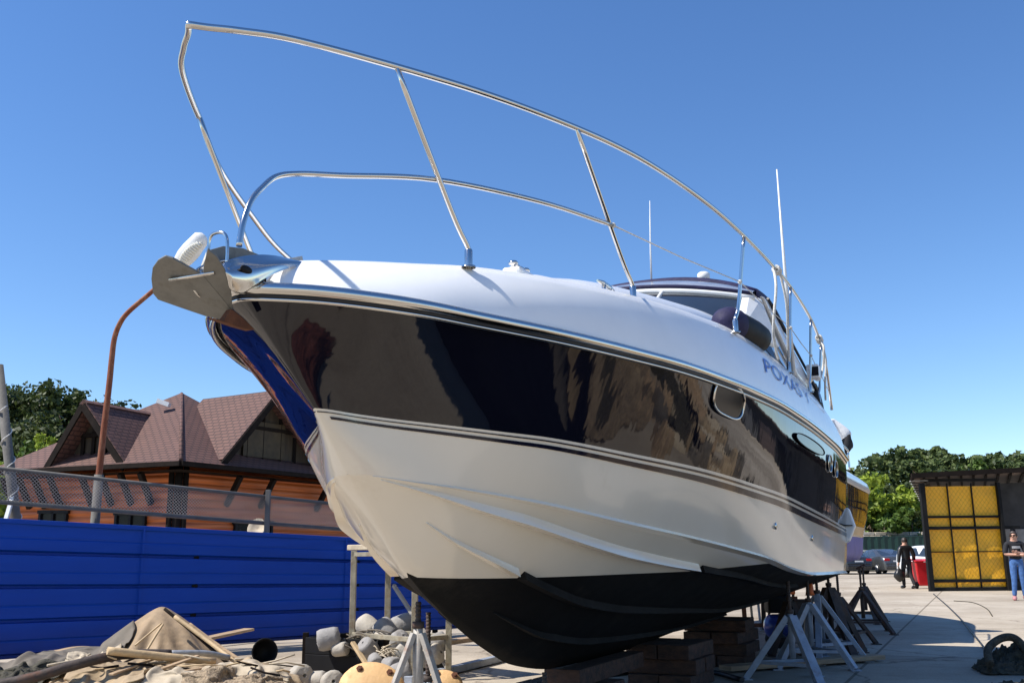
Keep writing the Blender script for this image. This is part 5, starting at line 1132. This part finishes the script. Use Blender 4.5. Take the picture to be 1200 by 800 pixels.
def drape(name, mat, label, c, W, D, rot, seed, slack=1.25, n=50, steps=60, iters=7, lift=.12, rag=.16, cat='tarpaulin', hold=.75, group=None, bend=.10):
    rs = np.random.RandomState(seed); u = np.linspace(-.5, .5, n); U, Vv = np.meshgrid(u, u, indexing='ij')
    e = 1+rag*np.array([[noise.noise(Vector((a*2.5+seed, b*2.5, seed*.37))) for b in u] for a in u])
    X, Y = U*W*e, Vv*D*e; Z = lift+.16*np.array([[noise.noise(Vector((a*6+seed*3, b*6, 1.7))) for b in u] for a in u])+rs.rand(n, n)*.01
    ca_, sa_ = cos(rot), sin(rot); P = np.stack([c[0]+X*ca_-Y*sa_, c[1]+X*sa_+Y*ca_, Z], -1); P[..., 2] += hm_get(P[..., 0], P[..., 1])
    R0 = np.stack([U*W*e*slack, Vv*D*e*slack, 0*U], -1); Q = P.copy(); Vel = np.zeros_like(P)
    sets = []
    def pairs(di, dj, stiff):
        for ph in range(2):
            I, J = np.meshgrid(np.arange(n), np.arange(n), indexing='ij')
            k = (I//max(1, di)) % 2 if di else (J//max(1, abs(dj))) % 2
            m = (k == ph) & (I+di < n) & (J+dj < n) & (J+dj >= 0); a = (I[m], J[m]); b = (I[m]+di, J[m]+dj); sets.append((a, b, np.linalg.norm(R0[a]-R0[b], axis=-1), stiff))
    pairs(1, 0, 1); pairs(0, 1, 1); pairs(1, 1, .5); pairs(1, -1, .5); pairs(2, 0, bend); pairs(0, 2, bend)
    dt = .02
    for s in range(steps):
        Vel[..., 2] -= 9.8*dt; Vel *= .96; Q = P+Vel*dt
        for _ in range(iters):
            for a, b, L0, st in sets:
                d = Q[b]-Q[a]; l = np.linalg.norm(d, axis=-1)+1e-9; k = (l-L0)/l*.5*st; k = np.clip(k, -.5, .5)[..., None]*d; Q[a] += k; Q[b] -= k
            h = hm_get(Q[..., 0], Q[..., 1])+.006; m = Q[..., 2] < h; Q[..., 2] = np.where(m, h, Q[..., 2])
            f = (m*hold)[..., None]; Q[..., :2] = Q[..., :2]*(1-f)+P[..., :2]*f
        Vel = np.clip((Q-P)/dt, -3, 3); P = Q.copy()
    # Laplacian touch-up against jitter, then write it into the height map
    P2 = P.copy(); P2[1:-1, 1:-1] = .5*P[1:-1, 1:-1]+.125*(P[2:, 1:-1]+P[:-2, 1:-1]+P[1:-1, 2:]+P[1:-1, :-2]); P = P2
    ii = np.clip(((P[..., 0]-HM0[0])/HMS).round().astype(int), 1, HMN-2); jj = np.clip(((P[..., 1]-HM0[1])/HMS).round().astype(int), 1, HMN-2)
    for di in (-1, 0, 1):
        for dj in (-1, 0, 1): np.maximum.at(HM, (ii+di, jj+dj), P[..., 2]-.004*(abs(di)+abs(dj)))
    mb = MB(); mb.grid([[Vector(P[i, j]) for j in range(n)] for i in range(n)]); o = mb.build(name, mat, fix=False)
    md = o.modifiers.new('sub', 'SUBSURF'); md.levels = 1; md.render_levels = 1
    md = o.modifiers.new('thick', 'SOLIDIFY'); md.thickness = .006; md.offset = 0
    return tag(o, label, cat, group)
def onG(px, py, Y): p = A(px, py, Y); p.z = 0; return p
pk = A(190, 711, 10.3)
aa_ = np.arctan2(YS-pk.y, XS-pk.x); dd_ = np.sqrt(((XS-pk.x)/.85)**2+((YS-pk.y)/.75)**2)
np.maximum(HM, np.clip((pk.z+.03)*(1-dd_)+(.085*np.abs(np.sin(aa_*4.5+.6))+.05*np.abs(np.sin(aa_*7.3+2))-.06)*np.clip(dd_*2.5, 0, 1)*np.clip(1.15-dd_, 0, 1)*1.6, 0, 2), out=HM); mound(pk.x-.75, pk.y-.1, .75, .5, .36, 2); mound(pk.x+.1, pk.y-.7, 1.05, .42, .30, 2)
for px_, py_, Y_, rx_, ry_, h_ in ((60, 785, 9.6, .9, .5, .32), (292, 786, 9.0, .62, .42, .30), (200, 798, 8.6, .9, .42, .26), (120, 790, 8.9, .75, .42, .30), (285, 800, 8.4, .5, .35, .20), (10, 795, 8.9, .6, .45, .26), (85, 800, 8.5, .6, .4, .20)):
    q_ = onG(px_, py_, Y_); mound(q_.x, q_.y, rx_, ry_, h_, 2)
drape('tarpaulin', 'tarpbrown', 'brown-grey tarpaulin drawn up to a peak at the back of the heap by the fence', (pk.x-.15, pk.y-.1), 2.3, 1.6, R(8), 3, 1.14, 72, 60, bend=.02)
drape('tarpaulin', 'tarpgrey', 'dark grey tarpaulin sprawling at the left edge of the photo below the fence', onG(35, 785, 9.6), 1.5, 1.0, R(10), 5, 1.3)
drape('tarpaulin', 'tarptan', 'brown tarpaulin spread in front of the tarpaulin peak, under the poles', onG(225, 778, 9.45), 1.7, .8, R(12), 8, 1.32)
drape('tarpaulin', 'tarppale', 'pale strip of canvas pulled out between the tan sheets and the hose', onG(165, 788, 9.0), 1.3, .55, R(14), 11, 1.4)
drape('tarpaulin', 'tarptan', 'tan crumpled tarpaulin at the front right end of the heap, next to the floats', onG(292, 788, 9.0), 1.3, .8, R(12), 14, 1.32)
drape('tarpaulin', 'tarppale', 'pale canvas sheet with loose folds at the bottom edge of the heap', onG(215, 800, 8.5), 1.6, .75, R(6), 17, 1.35)
drape('tarpaulin', 'tarptan', 'brown sheet drooping below the hose near the left edge', onG(85, 800, 8.6), 1.1, .6, R(10), 20, 1.35)
drape('tarpaulin', 'dirtynet', 'dark bundled sheet on the left end of the heap', onG(10, 795, 8.9), 1.1, .7, R(10), 23, 1.5)
drape('fishing_net', 'net', 'knotted brown fishing net bunched at the front of the heap', onG(285, 800, 8.4), .9, .6, R(0), 26, 1.5, cat='net')
drape('tarpaulin', 'tarppale', 'pale crumpled cloth caught between the grey tarpaulins on the left', onG(112, 774, 9.6), .42, .36, R(20), 29, 1.7, n=34)
def pole(name, pts, r, mat, label, cat, group=None):
    mb = MB(); mb.tube(smooth_path(pts, 6), r, 10); return tag(mb.build(name, mat), label, cat, group)
pole('drain_hose', [A(-20, 806, 8.2), A(40, 793, 8.3), A(80, 781, 8.45), A(118, 771, 8.6), A(150, 766, 8.8), A(200, 766, 9.0)], .042, 'standdark', 'thick grey hose curving over the front of the heap on the left', 'hose')
pole('wooden_pole', [A(126, 762, 8.6), A(175, 767, 8.8), A(252, 775, 9.1)], [.034]*13, 'bamboo', 'thick tan wooden pole with a cut end lying across the heap', 'pole')
pole('grey_pipe', [A(196, 765, 9.2), A(240, 765, 9.4), A(268, 770, 9.6)], .028, 'galvbar', 'grey pipe lying beside the wooden pole, toward the tarpaulin\'s peak', 'pipe')
PG = 'thin poles leaning on the tarpaulin peak'
pole('thin_pole', [A(193, 713, 10.0), A(228, 742, 9.9), A(268, 778, 9.7)], .016, 'darkwood', 'thin dark pole leaning down the right side of the tarpaulin peak', 'pole', PG)
pole('thin_pole', [A(205, 722, 9.9), A(240, 748, 9.8), A(278, 777, 9.6)], .020, 'bamboo', 'thin tan pole leaning down the right side of the tarpaulin peak', 'pole', PG)
pole('thin_pole', [A(222, 731, 9.95), A(250, 752, 9.9), A(285, 776, 9.75)], .020, 'tanwood', 'brown pole outermost on the right side of the tarpaulin peak', 'pole', PG)
pole('thin_pole', [A(191, 731, 9.6), A(182, 745, 9.5), A(171, 763, 9.4)], .011, 'bamboo', 'short light stick leaning against the front of the tarpaulin peak', 'stick', PG)
pole('thin_pole', [A(189, 730, 9.62), A(170, 746, 9.5), A(158, 756, 9.45)], .009, 'bamboo', 'shortest light stick left of its neighbour on the tarpaulin peak', 'stick', PG)
SG = 'weathered slats lying on the heap'
for k, (a, b, lab) in enumerate([((130, 790), (180, 771), 'weathered slat slanting below the wooden pole, left one'), ((165, 792), (232, 768), 'weathered slat slanting below the wooden pole, middle one'), ((205, 788), (262, 778), 'weathered slat lying flat below the grey pipe'), ((100, 803), (150, 778), 'dark slat beside the hose at the front of the heap')]):
    timber('loose_board', A(*a, 8.5+.1*k), A(*b, 8.9+.1*k), .06, .018, 'tanwood' if k < 3 else 'darkwood', lab, 'slat', SG)
pt = thing('black_pot', A(310, 763, 9.7), 'black round pot lying on its side at the right end of the heap', 'pot')
c = A(310, 763, 9.7); q_ = Vector((0, 0, 1)).rotation_difference(Vector((.45, -.85, .1)).normalized()).to_matrix()
mb = MB(); mb.lathe([(.001, -.18), (.08, -.18), (.10, -.1), (.115, .0), (.125, .01), (.12, .02), (.105, .0), (.085, -.15), (.001, -.15)], c, q_, 22); mb.build('pot_body', 'black', pt)
# ------------------------------------------------------------------ crate and floats
cr = thing('wooden_crate', G(412, 780), 'black tarred crate heaped with pale floats and ropes behind the trestle leg', 'crate')
a0_, a1_, dz_ = A(357, 786, 11.2), A(452, 792, 10.7), .36
a0_.z = a1_.z = 0; dv = Vector((.45, .75, 0)); w_ = (a1_-a0_)
def plank(p, q, h0, h1, mat='darkwood'):
    mb = MB(); d = (q-p).normalized(); n_ = Vector((d.y, -d.x, 0)); mb.prism([p+up*h0, q+up*h0, q+up*h1, p+up*h1], n_*.025); return mb.build('side_board', mat, cr, bevel=.004)
for p, q in ((a0_, a1_), (a1_, a1_+dv), (a1_+dv, a0_+dv), (a0_+dv, a0_)): plank(p, q, .02, .185, 'black'); plank(p, q, .19, dz_, 'black')
for p in (a0_, a1_, a0_+dv, a1_+dv): mb = MB(); mb.box(p+up*.2+(-w_.normalized()*.0), (.06, .06, .42)); mb.build('corner_post', 'darkwood', cr, bevel=.004)
mb = MB(); mb.prism([a0_+up*.03, a1_+up*.03, a1_+dv+up*.03, a0_+dv+up*.03], up*.02); mb.build('floor', 'darkwood', cr)
def flt(px, py, Y, r, L_, ax, mat, label, group='old floats around the black crate', name='net_float'):
    c = A(px, py, Y); c.z = max(c.z, r*.9); ax = Vector(ax).normalized(); q_ = Vector((0, 0, 1)).rotation_difference(ax).to_matrix(); sd_ = random.random()*50
    prof = [(.15*r, -L_/2), (.2*r, -L_/2-.0), (.62*r, -L_/2+.01), (.88*r, -L_/2+.05*L_), (r, -L_*.28), (r, L_*.28), (.88*r, L_/2-.05*L_), (.62*r, L_/2-.01), (.2*r, L_/2), (.15*r, L_/2)]
    mb = MB(); rows = []
    for rr, z in prof: rows.append([c+q_ @ Vector((rr*cos(2*pi*k/18), rr*sin(2*pi*k/18), z))*(1+.07*noise.noise(Vector((cos(2*pi*k/18)*1.5+sd_, sin(2*pi*k/18)*1.5, z*9)))) for k in range(18)])
    rows.append([c+q_ @ Vector((.14*r*cos(2*pi*k/18), .14*r*sin(2*pi*k/18), -L_/2+.04)) for k in range(18)]); mb.grid(rows, close=True)
    return tag(mb.build(name, mat), label, 'float', group)
flt(385, 748, 10.9, .115, .25, (.9, .1, .18), 'floatg', 'large barrel-shaped grey float lying on the left rim of the black crate')
flt(399, 760, 10.85, .075, .17, (.8, -.3, .1), 'floatw', 'pale float tucked under the barrel-shaped one in the crate')
HF = 'pale floats heaped behind the trestle'
for k, (px, py, Y, r) in enumerate([(432, 738, 11.6, .11), (452, 742, 11.5, .11), (472, 736, 11.7, .12), (447, 757, 11.2, .10), (466, 757, 11.1, .105), (432, 762, 11.0, .085), (478, 766, 10.8, .10), (459, 783, 10.6, .085), (470, 790, 10.4, .09), (505, 770, 10.7, .10), (512, 757, 11.0, .095), (440, 778, 10.7, .07)]):
    flt(px, py-3, Y-.35, r*1.08, r*2.3, (random.uniform(-1, 1), random.uniform(-.6, .6), random.uniform(-.2, .7)), 'floatg' if k % 3 else 'floatw', 'weathered pale float in the heap behind the trestle legs', HF)
# stacked core so the heap rests on something
cloth('rope_heap', 'dirtynet', 'tangle of dark rope and netting under the pale floats behind the trestle', Vector((-1.35, 11.35, 0)), .75, .5, .36, R(-40), 41, .08, 6.0, cat='ropes')
mb = MB()
for k in range(46):
    p = A(random.uniform(440, 482), random.uniform(758, 778), 10.55+random.uniform(-.2, .2)); q = p+Vector((random.uniform(-.22, .22), random.uniform(-.15, .1), random.uniform(-.10, .08))); mb.tube(smooth_path([p, lerp(p, q, .5)+Vector((random.uniform(-.03, .03), 0, random.uniform(0, .05))), q], 3), .008, 5)
tag(mb.build('frayed_rope', 'tarppale'), 'pale frayed rope ends spilling over the corner of the crate', 'rope')
mb = MB()
for k in range(30):
    p = A(random.uniform(398, 440), random.uniform(735, 765), 10.9+random.uniform(-.15, .15)); q = p+Vector((random.uniform(.05, .35), random.uniform(-.15, .1), random.uniform(-.22, -.02))); mb.tube(smooth_path([p, lerp(p, q, .5)+Vector((0, 0, random.uniform(0, .08))), q], 3), .009, 5)
tag(mb.build('rope_tangle', 'tarpgrey'), 'grey rope tangle hanging from the barrel-shaped float into the crate', 'rope')
timber('wooden_bar', A(413, 752, 10.65), A(432, 782, 10.45), .05, .03, 'bamboo', 'short tan bar leaning inside the crate behind the trestle leg', 'bar')
flt(352, 792, 9.3, .105, .22, (.5, -.8, .15), 'floatw', 'whitish float lying in the sun at the right end of the heap')
flt(372, 797, 9.3, .085, .18, (.9, -.2, .1), 'floatw', 'whitish float half hidden between its two neighbours at the bottom edge', )
flt(389, 799, 9.2, .10, .2, (.3, -.9, .2), 'floatw', 'whitish float just left of the large ochre one')
def ochre(px, py, Y, r, label):
    c = A(px, py, Y); t = thing('mooring_buoy', c-up*r, label, 'buoy'); mb = MB(); rows = []; q_ = Vector((0, 0, 1)).rotation_difference(Vector((.12, -.75, .5)).normalized()).to_matrix()
    for rr, z in ((.001, -.10), (.7, -.10), (.93, -.07), (1, -.02), (1, .03), (.93, .08), (.7, .105), (.001, .11)): rows.append([c+q_ @ Vector((rr*r*cos(2*pi*k/28), rr*r*.8*sin(2*pi*k/28), z)) for k in range(28)])
    mb.grid(rows, close=True); mb.build('buoy_body', 'floato', t)
    for s in (-1, 1):
        mb = MB(); b = c+q_ @ Vector((s*.45*r, .42*r, .11)); mb.lathe([(.028, -.01), (.028, .003), (.012, .003), (.012, .012), (.001, .012)], b, q_, 6, smooth=False); mb.build('rusty_bolt', 'rust', t)
ochre(436, 808, 8.3, .27, 'large ochre buoy with two rusty bolts at the bottom edge below the trestle')
ochre(520, 806, 8.3, .16, 'small ochre buoy at the foot of the white tripod')
# ------------------------------------------------------------------ compressor, rod rack behind the stern stands
cp = thing('air_compressor', bw(.35, 10.1, 0), 'blue wheeled air compressor with a black motor standing behind the stern stands', 'compressor')
c = A(922, 741, 13.4); c0 = c+Vector((-.27, .0, 0)); c0.z = .28; mb = MB(); mb.lathe([(.001, -.02), (.09, 0), (.14, .04), (.155, .1), (.155, .66), (.14, .72), (.09, .76), (.001, .78)], c0, Vector((0, 0, 1)).rotation_difference(Vector((1, .12, 0)).normalized()).to_matrix(), 24); mb.build('tank', 'bluetank', cp)
for dy in (-.17, .17):
    mb = MB(); mb.lathe([(.001, -.02), (.085, -.02), (.1, 0), (.085, .02), (.001, .02)], c0+Vector((.12, dy, -.165)), Matrix.Rotation(R(90), 3, 'X'), 20); w1 = mb.build('wheel', 'rubber', cp); mb = MB(); mb.lathe([(.001, -.028), (.05, -.028), (.055, 0), (.001, .028)], c0+Vector((.12, dy, -.165)), Matrix.Rotation(R(90), 3, 'X'), 16); mb.build('hub', 'white_pl', w1)
mb = MB(); mb.box(c0+Vector((.66, 0, -.2)), (.06, .2, .12)); mb.build('foot', 'rubber', cp)
mb = MB(); mb.box(c0+Vector((.18, 0, .28)), (.32, .24, .22)); mb.box(c0+Vector((.18, 0, .41)), (.22, .2, .06)); mb.build('motor', 'black', cp, bevel=.03)
mb = MB(); mb.box(c0+Vector((.5, 0, .26)), (.24, .22, .16)); mb.tube([c0+Vector((.36, -.1, .33)), c0+Vector((.66, -.1, .33))], .02, 8); mb.build('pump', 'standdark', cp, bevel=.02)
mb = MB(); mb.tube(smooth_path([c0+Vector((.70, 0, .1)), c0+Vector((.78, 0, .3)), c0+Vector((.8, 0, .42)), c0+Vector((.6, 0, .42))], 5), .014, 8); mb.build('handle', 'galvbar', cp)
mb = MB()
tcv = bpy.data.curves.new('mark', 'FONT'); tcv.body = 'Einhell'; tcv.size = .075; tcv.resolution_u = 2
to = bpy.data.objects.new('mark', tcv); COL.objects.link(to); bpy.context.view_layer.update(); tm = bpy.data.meshes.new_from_object(to.evaluated_get(bpy.context.evaluated_depsgraph_get())); bpy.data.objects.remove(to)
for v in tm.vertices:
    x, z = v.co.x, v.co.y; a = z/.157; v.co = c0+Vector((.22+x, -.158*cos(a)+.12*(x+.22), .158*sin(a)+.03))-cp.location
tm.name = 'tank_lettering'; tm.materials.append(M['white_pl']); o = bpy.data.objects.new('tank_lettering', tm); COL.objects.link(o); o.parent = cp
rk = thing('scaffold_rack', bw(-.3, 11.8, 0), 'rusty red steel rack holding upright rods beyond the yacht\'s stern', 'rack')
RY = 16.3
for py, w in ((704, .07), (733, .06)):
    mb = MB(); mb.bar(A(868, py, RY), A(934, py-3, RY), w, w); mb.build('rack_beam', 'rust', rk)
for k, px in enumerate((868, 876, 884, 893, 901, 911, 921, 930)):
    p = A(px, 668, RY+.1*(k % 3)); q = A(px+random.uniform(-4, 4), 700, RY+.2); d = q-p; q = p+d*(p.z/-d.z) if d.z < 0 else q
    mb = MB(); mb.bar(q, p, .07 if k % 3 == 0 else .035); mb.build('rod', ('rust', 'trestle', 'standgrey', 'standdark')[k % 4], rk)
mb = MB(); mb.box(A(926, 690, RY-.1), (.14, .1, .16)); mb.build('orange_cap', 'orange', rk, bevel=.02)
tag(cloth('orange_rag', 'orange', 'orange rag tied to the stern stand under the transom', bw(1.15, 9.5, .70), .05, .06, .2, 0, 51, .02, 4, n=16, cat='rag'))
pole('water_hose', [G(640, 800)*1, A(700, 792, 9.6), A(760, 786, 10.3), G(830, 790)+up*.03, G(870, 800)+up*.03], .025, 'rubber', 'black hose lying on the concrete under the keel', 'hose')
timber('wooden_board', G(850, 788)+up*.05, G(1030, 774)+up*.05, .2, .05, 'tanwood', 'flat board on the concrete linking the stern stands', 'board')
pole('power_cable', [G(1094, 696)+up*.012, G(1110, 710)+up*.012, G(1128, 728)+up*.012, G(1142, 745)+up*.012, G(1156, 764)+up*.012, G(1166, 790)+up*.012], .014, 'rubber', 'black cable running over the concrete from the shed corner', 'cable')
pole('rope_line', [G(1118, 704)+up*.01, G(1140, 706)+up*.01, G(1156, 713)+up*.01, G(1163, 722)+up*.01], .010, 'dirtynet', 'thin dark rope curled on the sunlit concrete in front of the man', 'rope')
# dark rolled nets at the lower right edge
cloth('net_roll', 'dirtynet', 'dark bundled net with a loop of hose at the right edge', G(1200, 786), .55, .40, .13, R(10), 61, .10, 7.0, cat='net')
cloth('net_roll', 'dirtynet', 'dark bundled net at the bottom right corner, nearest the camera', G(1196, 826), .7, .35, .10, R(6), 66, .07, 6.0, cat='net')
pole('hose_loop', [A(1160, 778, 10.3), A(1158, 760, 10.5), A(1172, 748, 10.6), A(1188, 747, 10.6), A(1202, 760, 10.5), A(1210, 775, 10.3)], .04, 'dirtynet', 'thick worn hose arching over the dark bundled net at the right edge', 'hose')

# unseen gear put in for its reflections in the topsides
mb = MB(); rows = []
for j in range(30):
    row = []
    for i in range(40):
        u, v = i/39, j/29; x = .75+(3.6+1.5*v)*u; y = 4.3+2.6*v-.3*u; row.append(Vector((x+.12*noise.noise(Vector((u*3, v*3, 2))), y+.15*noise.noise(Vector((u*4, v*3, 8))), .02+.05*abs(noise.noise(Vector((x*2, y*2, 1)))))))
    rows.append(row)
mb.grid(rows); tag(mb.build('reflection_sheet', 'blacksheet'), 'black sheet spread on the ground, mirrored dark in the yacht\'s navy side', 'reflection sheet')  # unseen sheet added so the topsides reflect black here
cloth('fishing_net', 'red_net', 'reddish net bundle mirrored in the bow just below the rub rail', (-.55, 4.55, 0), .34, .30, .35, .3, 71, .06, 5, cat='net', n=40)
cloth('reflection_heap', 'net', 'brown net heap mirrored in the middle of the yacht\'s navy side', (6.6, 7.3, 0), 1.4, .8, .5, .5, 73, .14, 5, cat='net')  # this and the next heaps are added to pattern the reflection
cloth('reflection_heap', 'tarptan', 'unseen tan sheet heap added for the reflection near the porthole', (9.5, 8.6, 0), 1.9, .9, .6, .6, 77, .2, 4, cat='tarpaulin')
cloth('reflection_heap', 'dirtynet', 'unseen dark net heap added for the reflection below the porthole', (7.6, 9.2, 0), 1.0, .7, .5, .2, 79, .16, 5, cat='net')
cloth('reflection_heap', 'tanwood', 'unseen brown heap added for the reflection aft of the porthole', (12.5, 12.2, 0), 1.6, .8, .8, .9, 83, .2, 4, cat='heap')

# unseen litter added on the ground to the right (nobody could count it) to break up the reflections in the side
rnd = random.Random(5)
for k, mt in enumerate(('tarptan', 'dirtynet', 'tarppale', 'tanwood', 'blacksheet', 'tarpgrey')):
    mb = MB()
    for j in range(46):
        Yq = rnd.uniform(5.2, 17); Xq = max(.60*Yq+.8, 3.2)+abs(rnd.gauss(0, 1))*(1.2+.28*Yq); c = Vector((Xq, Yq, 0))
        if Xq > 10 and Yq > 14: continue
        rx, ry, hh = rnd.uniform(.08, .55), rnd.uniform(.06, .3), rnd.uniform(.05, .42)*(1 if j % 4 else 1.8); an_ = rnd.uniform(0, 3.1); ro = Matrix.Rotation(an_, 3, 'Z'); sd_ = rnd.random()*99; rows = []
        for i in range(9):
            row = []
            for q in range(14):
                a = 2*pi*q/14; v = i/8; r_ = sqrt(v)*(1+.35*noise.noise(Vector((cos(a)*1.5, sin(a)*1.5, sd_)))); row.append(c+ro @ Vector((cos(a)*r_*rx, sin(a)*r_*ry, max(.005, hh*(1-v)**.8*(1+.5*noise.noise(Vector((cos(a), sin(a), sd_+v*3))))))))
            rows.append(row)
        mb.grid(rows, True, close=True)
    tag(mb.build('reflection_litter', mt), kind='stuff')

rnd = random.Random(9); 
for mt in ('bamboo', 'darkwood', 'tarppale'):
    mb = MB()
    for j in range(16):
        px, Yq = rnd.uniform(70, 345), rnd.uniform(8.6, 9.6); p = A(px, rnd.uniform(770, 797), Yq); a = rnd.gauss(.25, .5); L_ = rnd.uniform(.12, .5); d = Vector((cos(a), sin(a)*.6, rnd.uniform(-.25, .25)))
        mb.tube([p-d*L_/2, p+Vector((0, 0, rnd.uniform(-.02, .03))), p+d*L_/2], rnd.uniform(.005, .012), 5)
    tag(mb.build('scrap_slivers', mt), kind='stuff')
sd2 = thing('reflection_shed', (33, 36, 0), 'long dark storage shed standing beyond the right edge, mirrored in the yacht\'s quarter', 'shed')  # unseen building, added to darken what the quarter reflects
mb = MB(); mb.box((33, 37, 2.0), (18, 5, 4.0)); mb.build('wall', 'shedwall', sd2)
mb = MB(); mb.box((33, 37, 4.1), (18.8, 5.8, .18)); mb.build('roof', 'roofsheet', sd2)
for k in range(4): mb = MB(); mb.box((26.5+k*4.3, 34.47, 1.5), (2.6, .06, 3.0)); mb.build('door', ('shedframe', 'roofsheet', 'grey_board', 'shedframe')[k], sd2)
# ------------------------------------------------------------------ light
SUN_EL, SUN_AZ = R(52), R(194)      # azimuth measured counter-clockwise from +X towards +Y : where the sun stands
sd = Vector((cos(SUN_EL)*cos(SUN_AZ), cos(SUN_EL)*sin(SUN_AZ), sin(SUN_EL)))
w = bpy.data.worlds.new('World'); scene.world = w; w.use_nodes = True; nt = w.node_tree
sk = nt.nodes.new('ShaderNodeTexSky'); sk.sky_type = 'NISHITA'; sk.sun_disc = False; sk.sun_elevation = SUN_EL
sk.sun_rotation = math.atan2(sd.x, sd.y); sk.altitude = 50; sk.air_density = 1.0; sk.dust_density = .0; sk.ozone_density = 4.0
bg = nt.nodes['Background']; bg.inputs['Strength'].default_value = .115
hs = nt.nodes.new('ShaderNodeHueSaturation'); hs.inputs['Saturation'].default_value = 1.17; hs.inputs['Hue'].default_value = .506; hs.inputs['Value'].default_value = 1.10; nt.links.new(sk.outputs[0], hs.inputs['Color']); nt.links.new(hs.outputs[0], bg.inputs['Color'])
sl = bpy.data.lights.new('sun', 'SUN'); sl.energy = 4.9; sl.angle = R(.53); sl.color = (1, .95, .87)
so = bpy.data.objects.new('sun', sl); COL.objects.link(so); so.rotation_euler = sd.to_track_quat('Z', 'Y').to_euler()
vs = scene.view_settings; vs.view_transform = 'Standard'; vs.look = 'None'; vs.gamma = 1; vs.exposure = .5; vs.use_curve_mapping = False
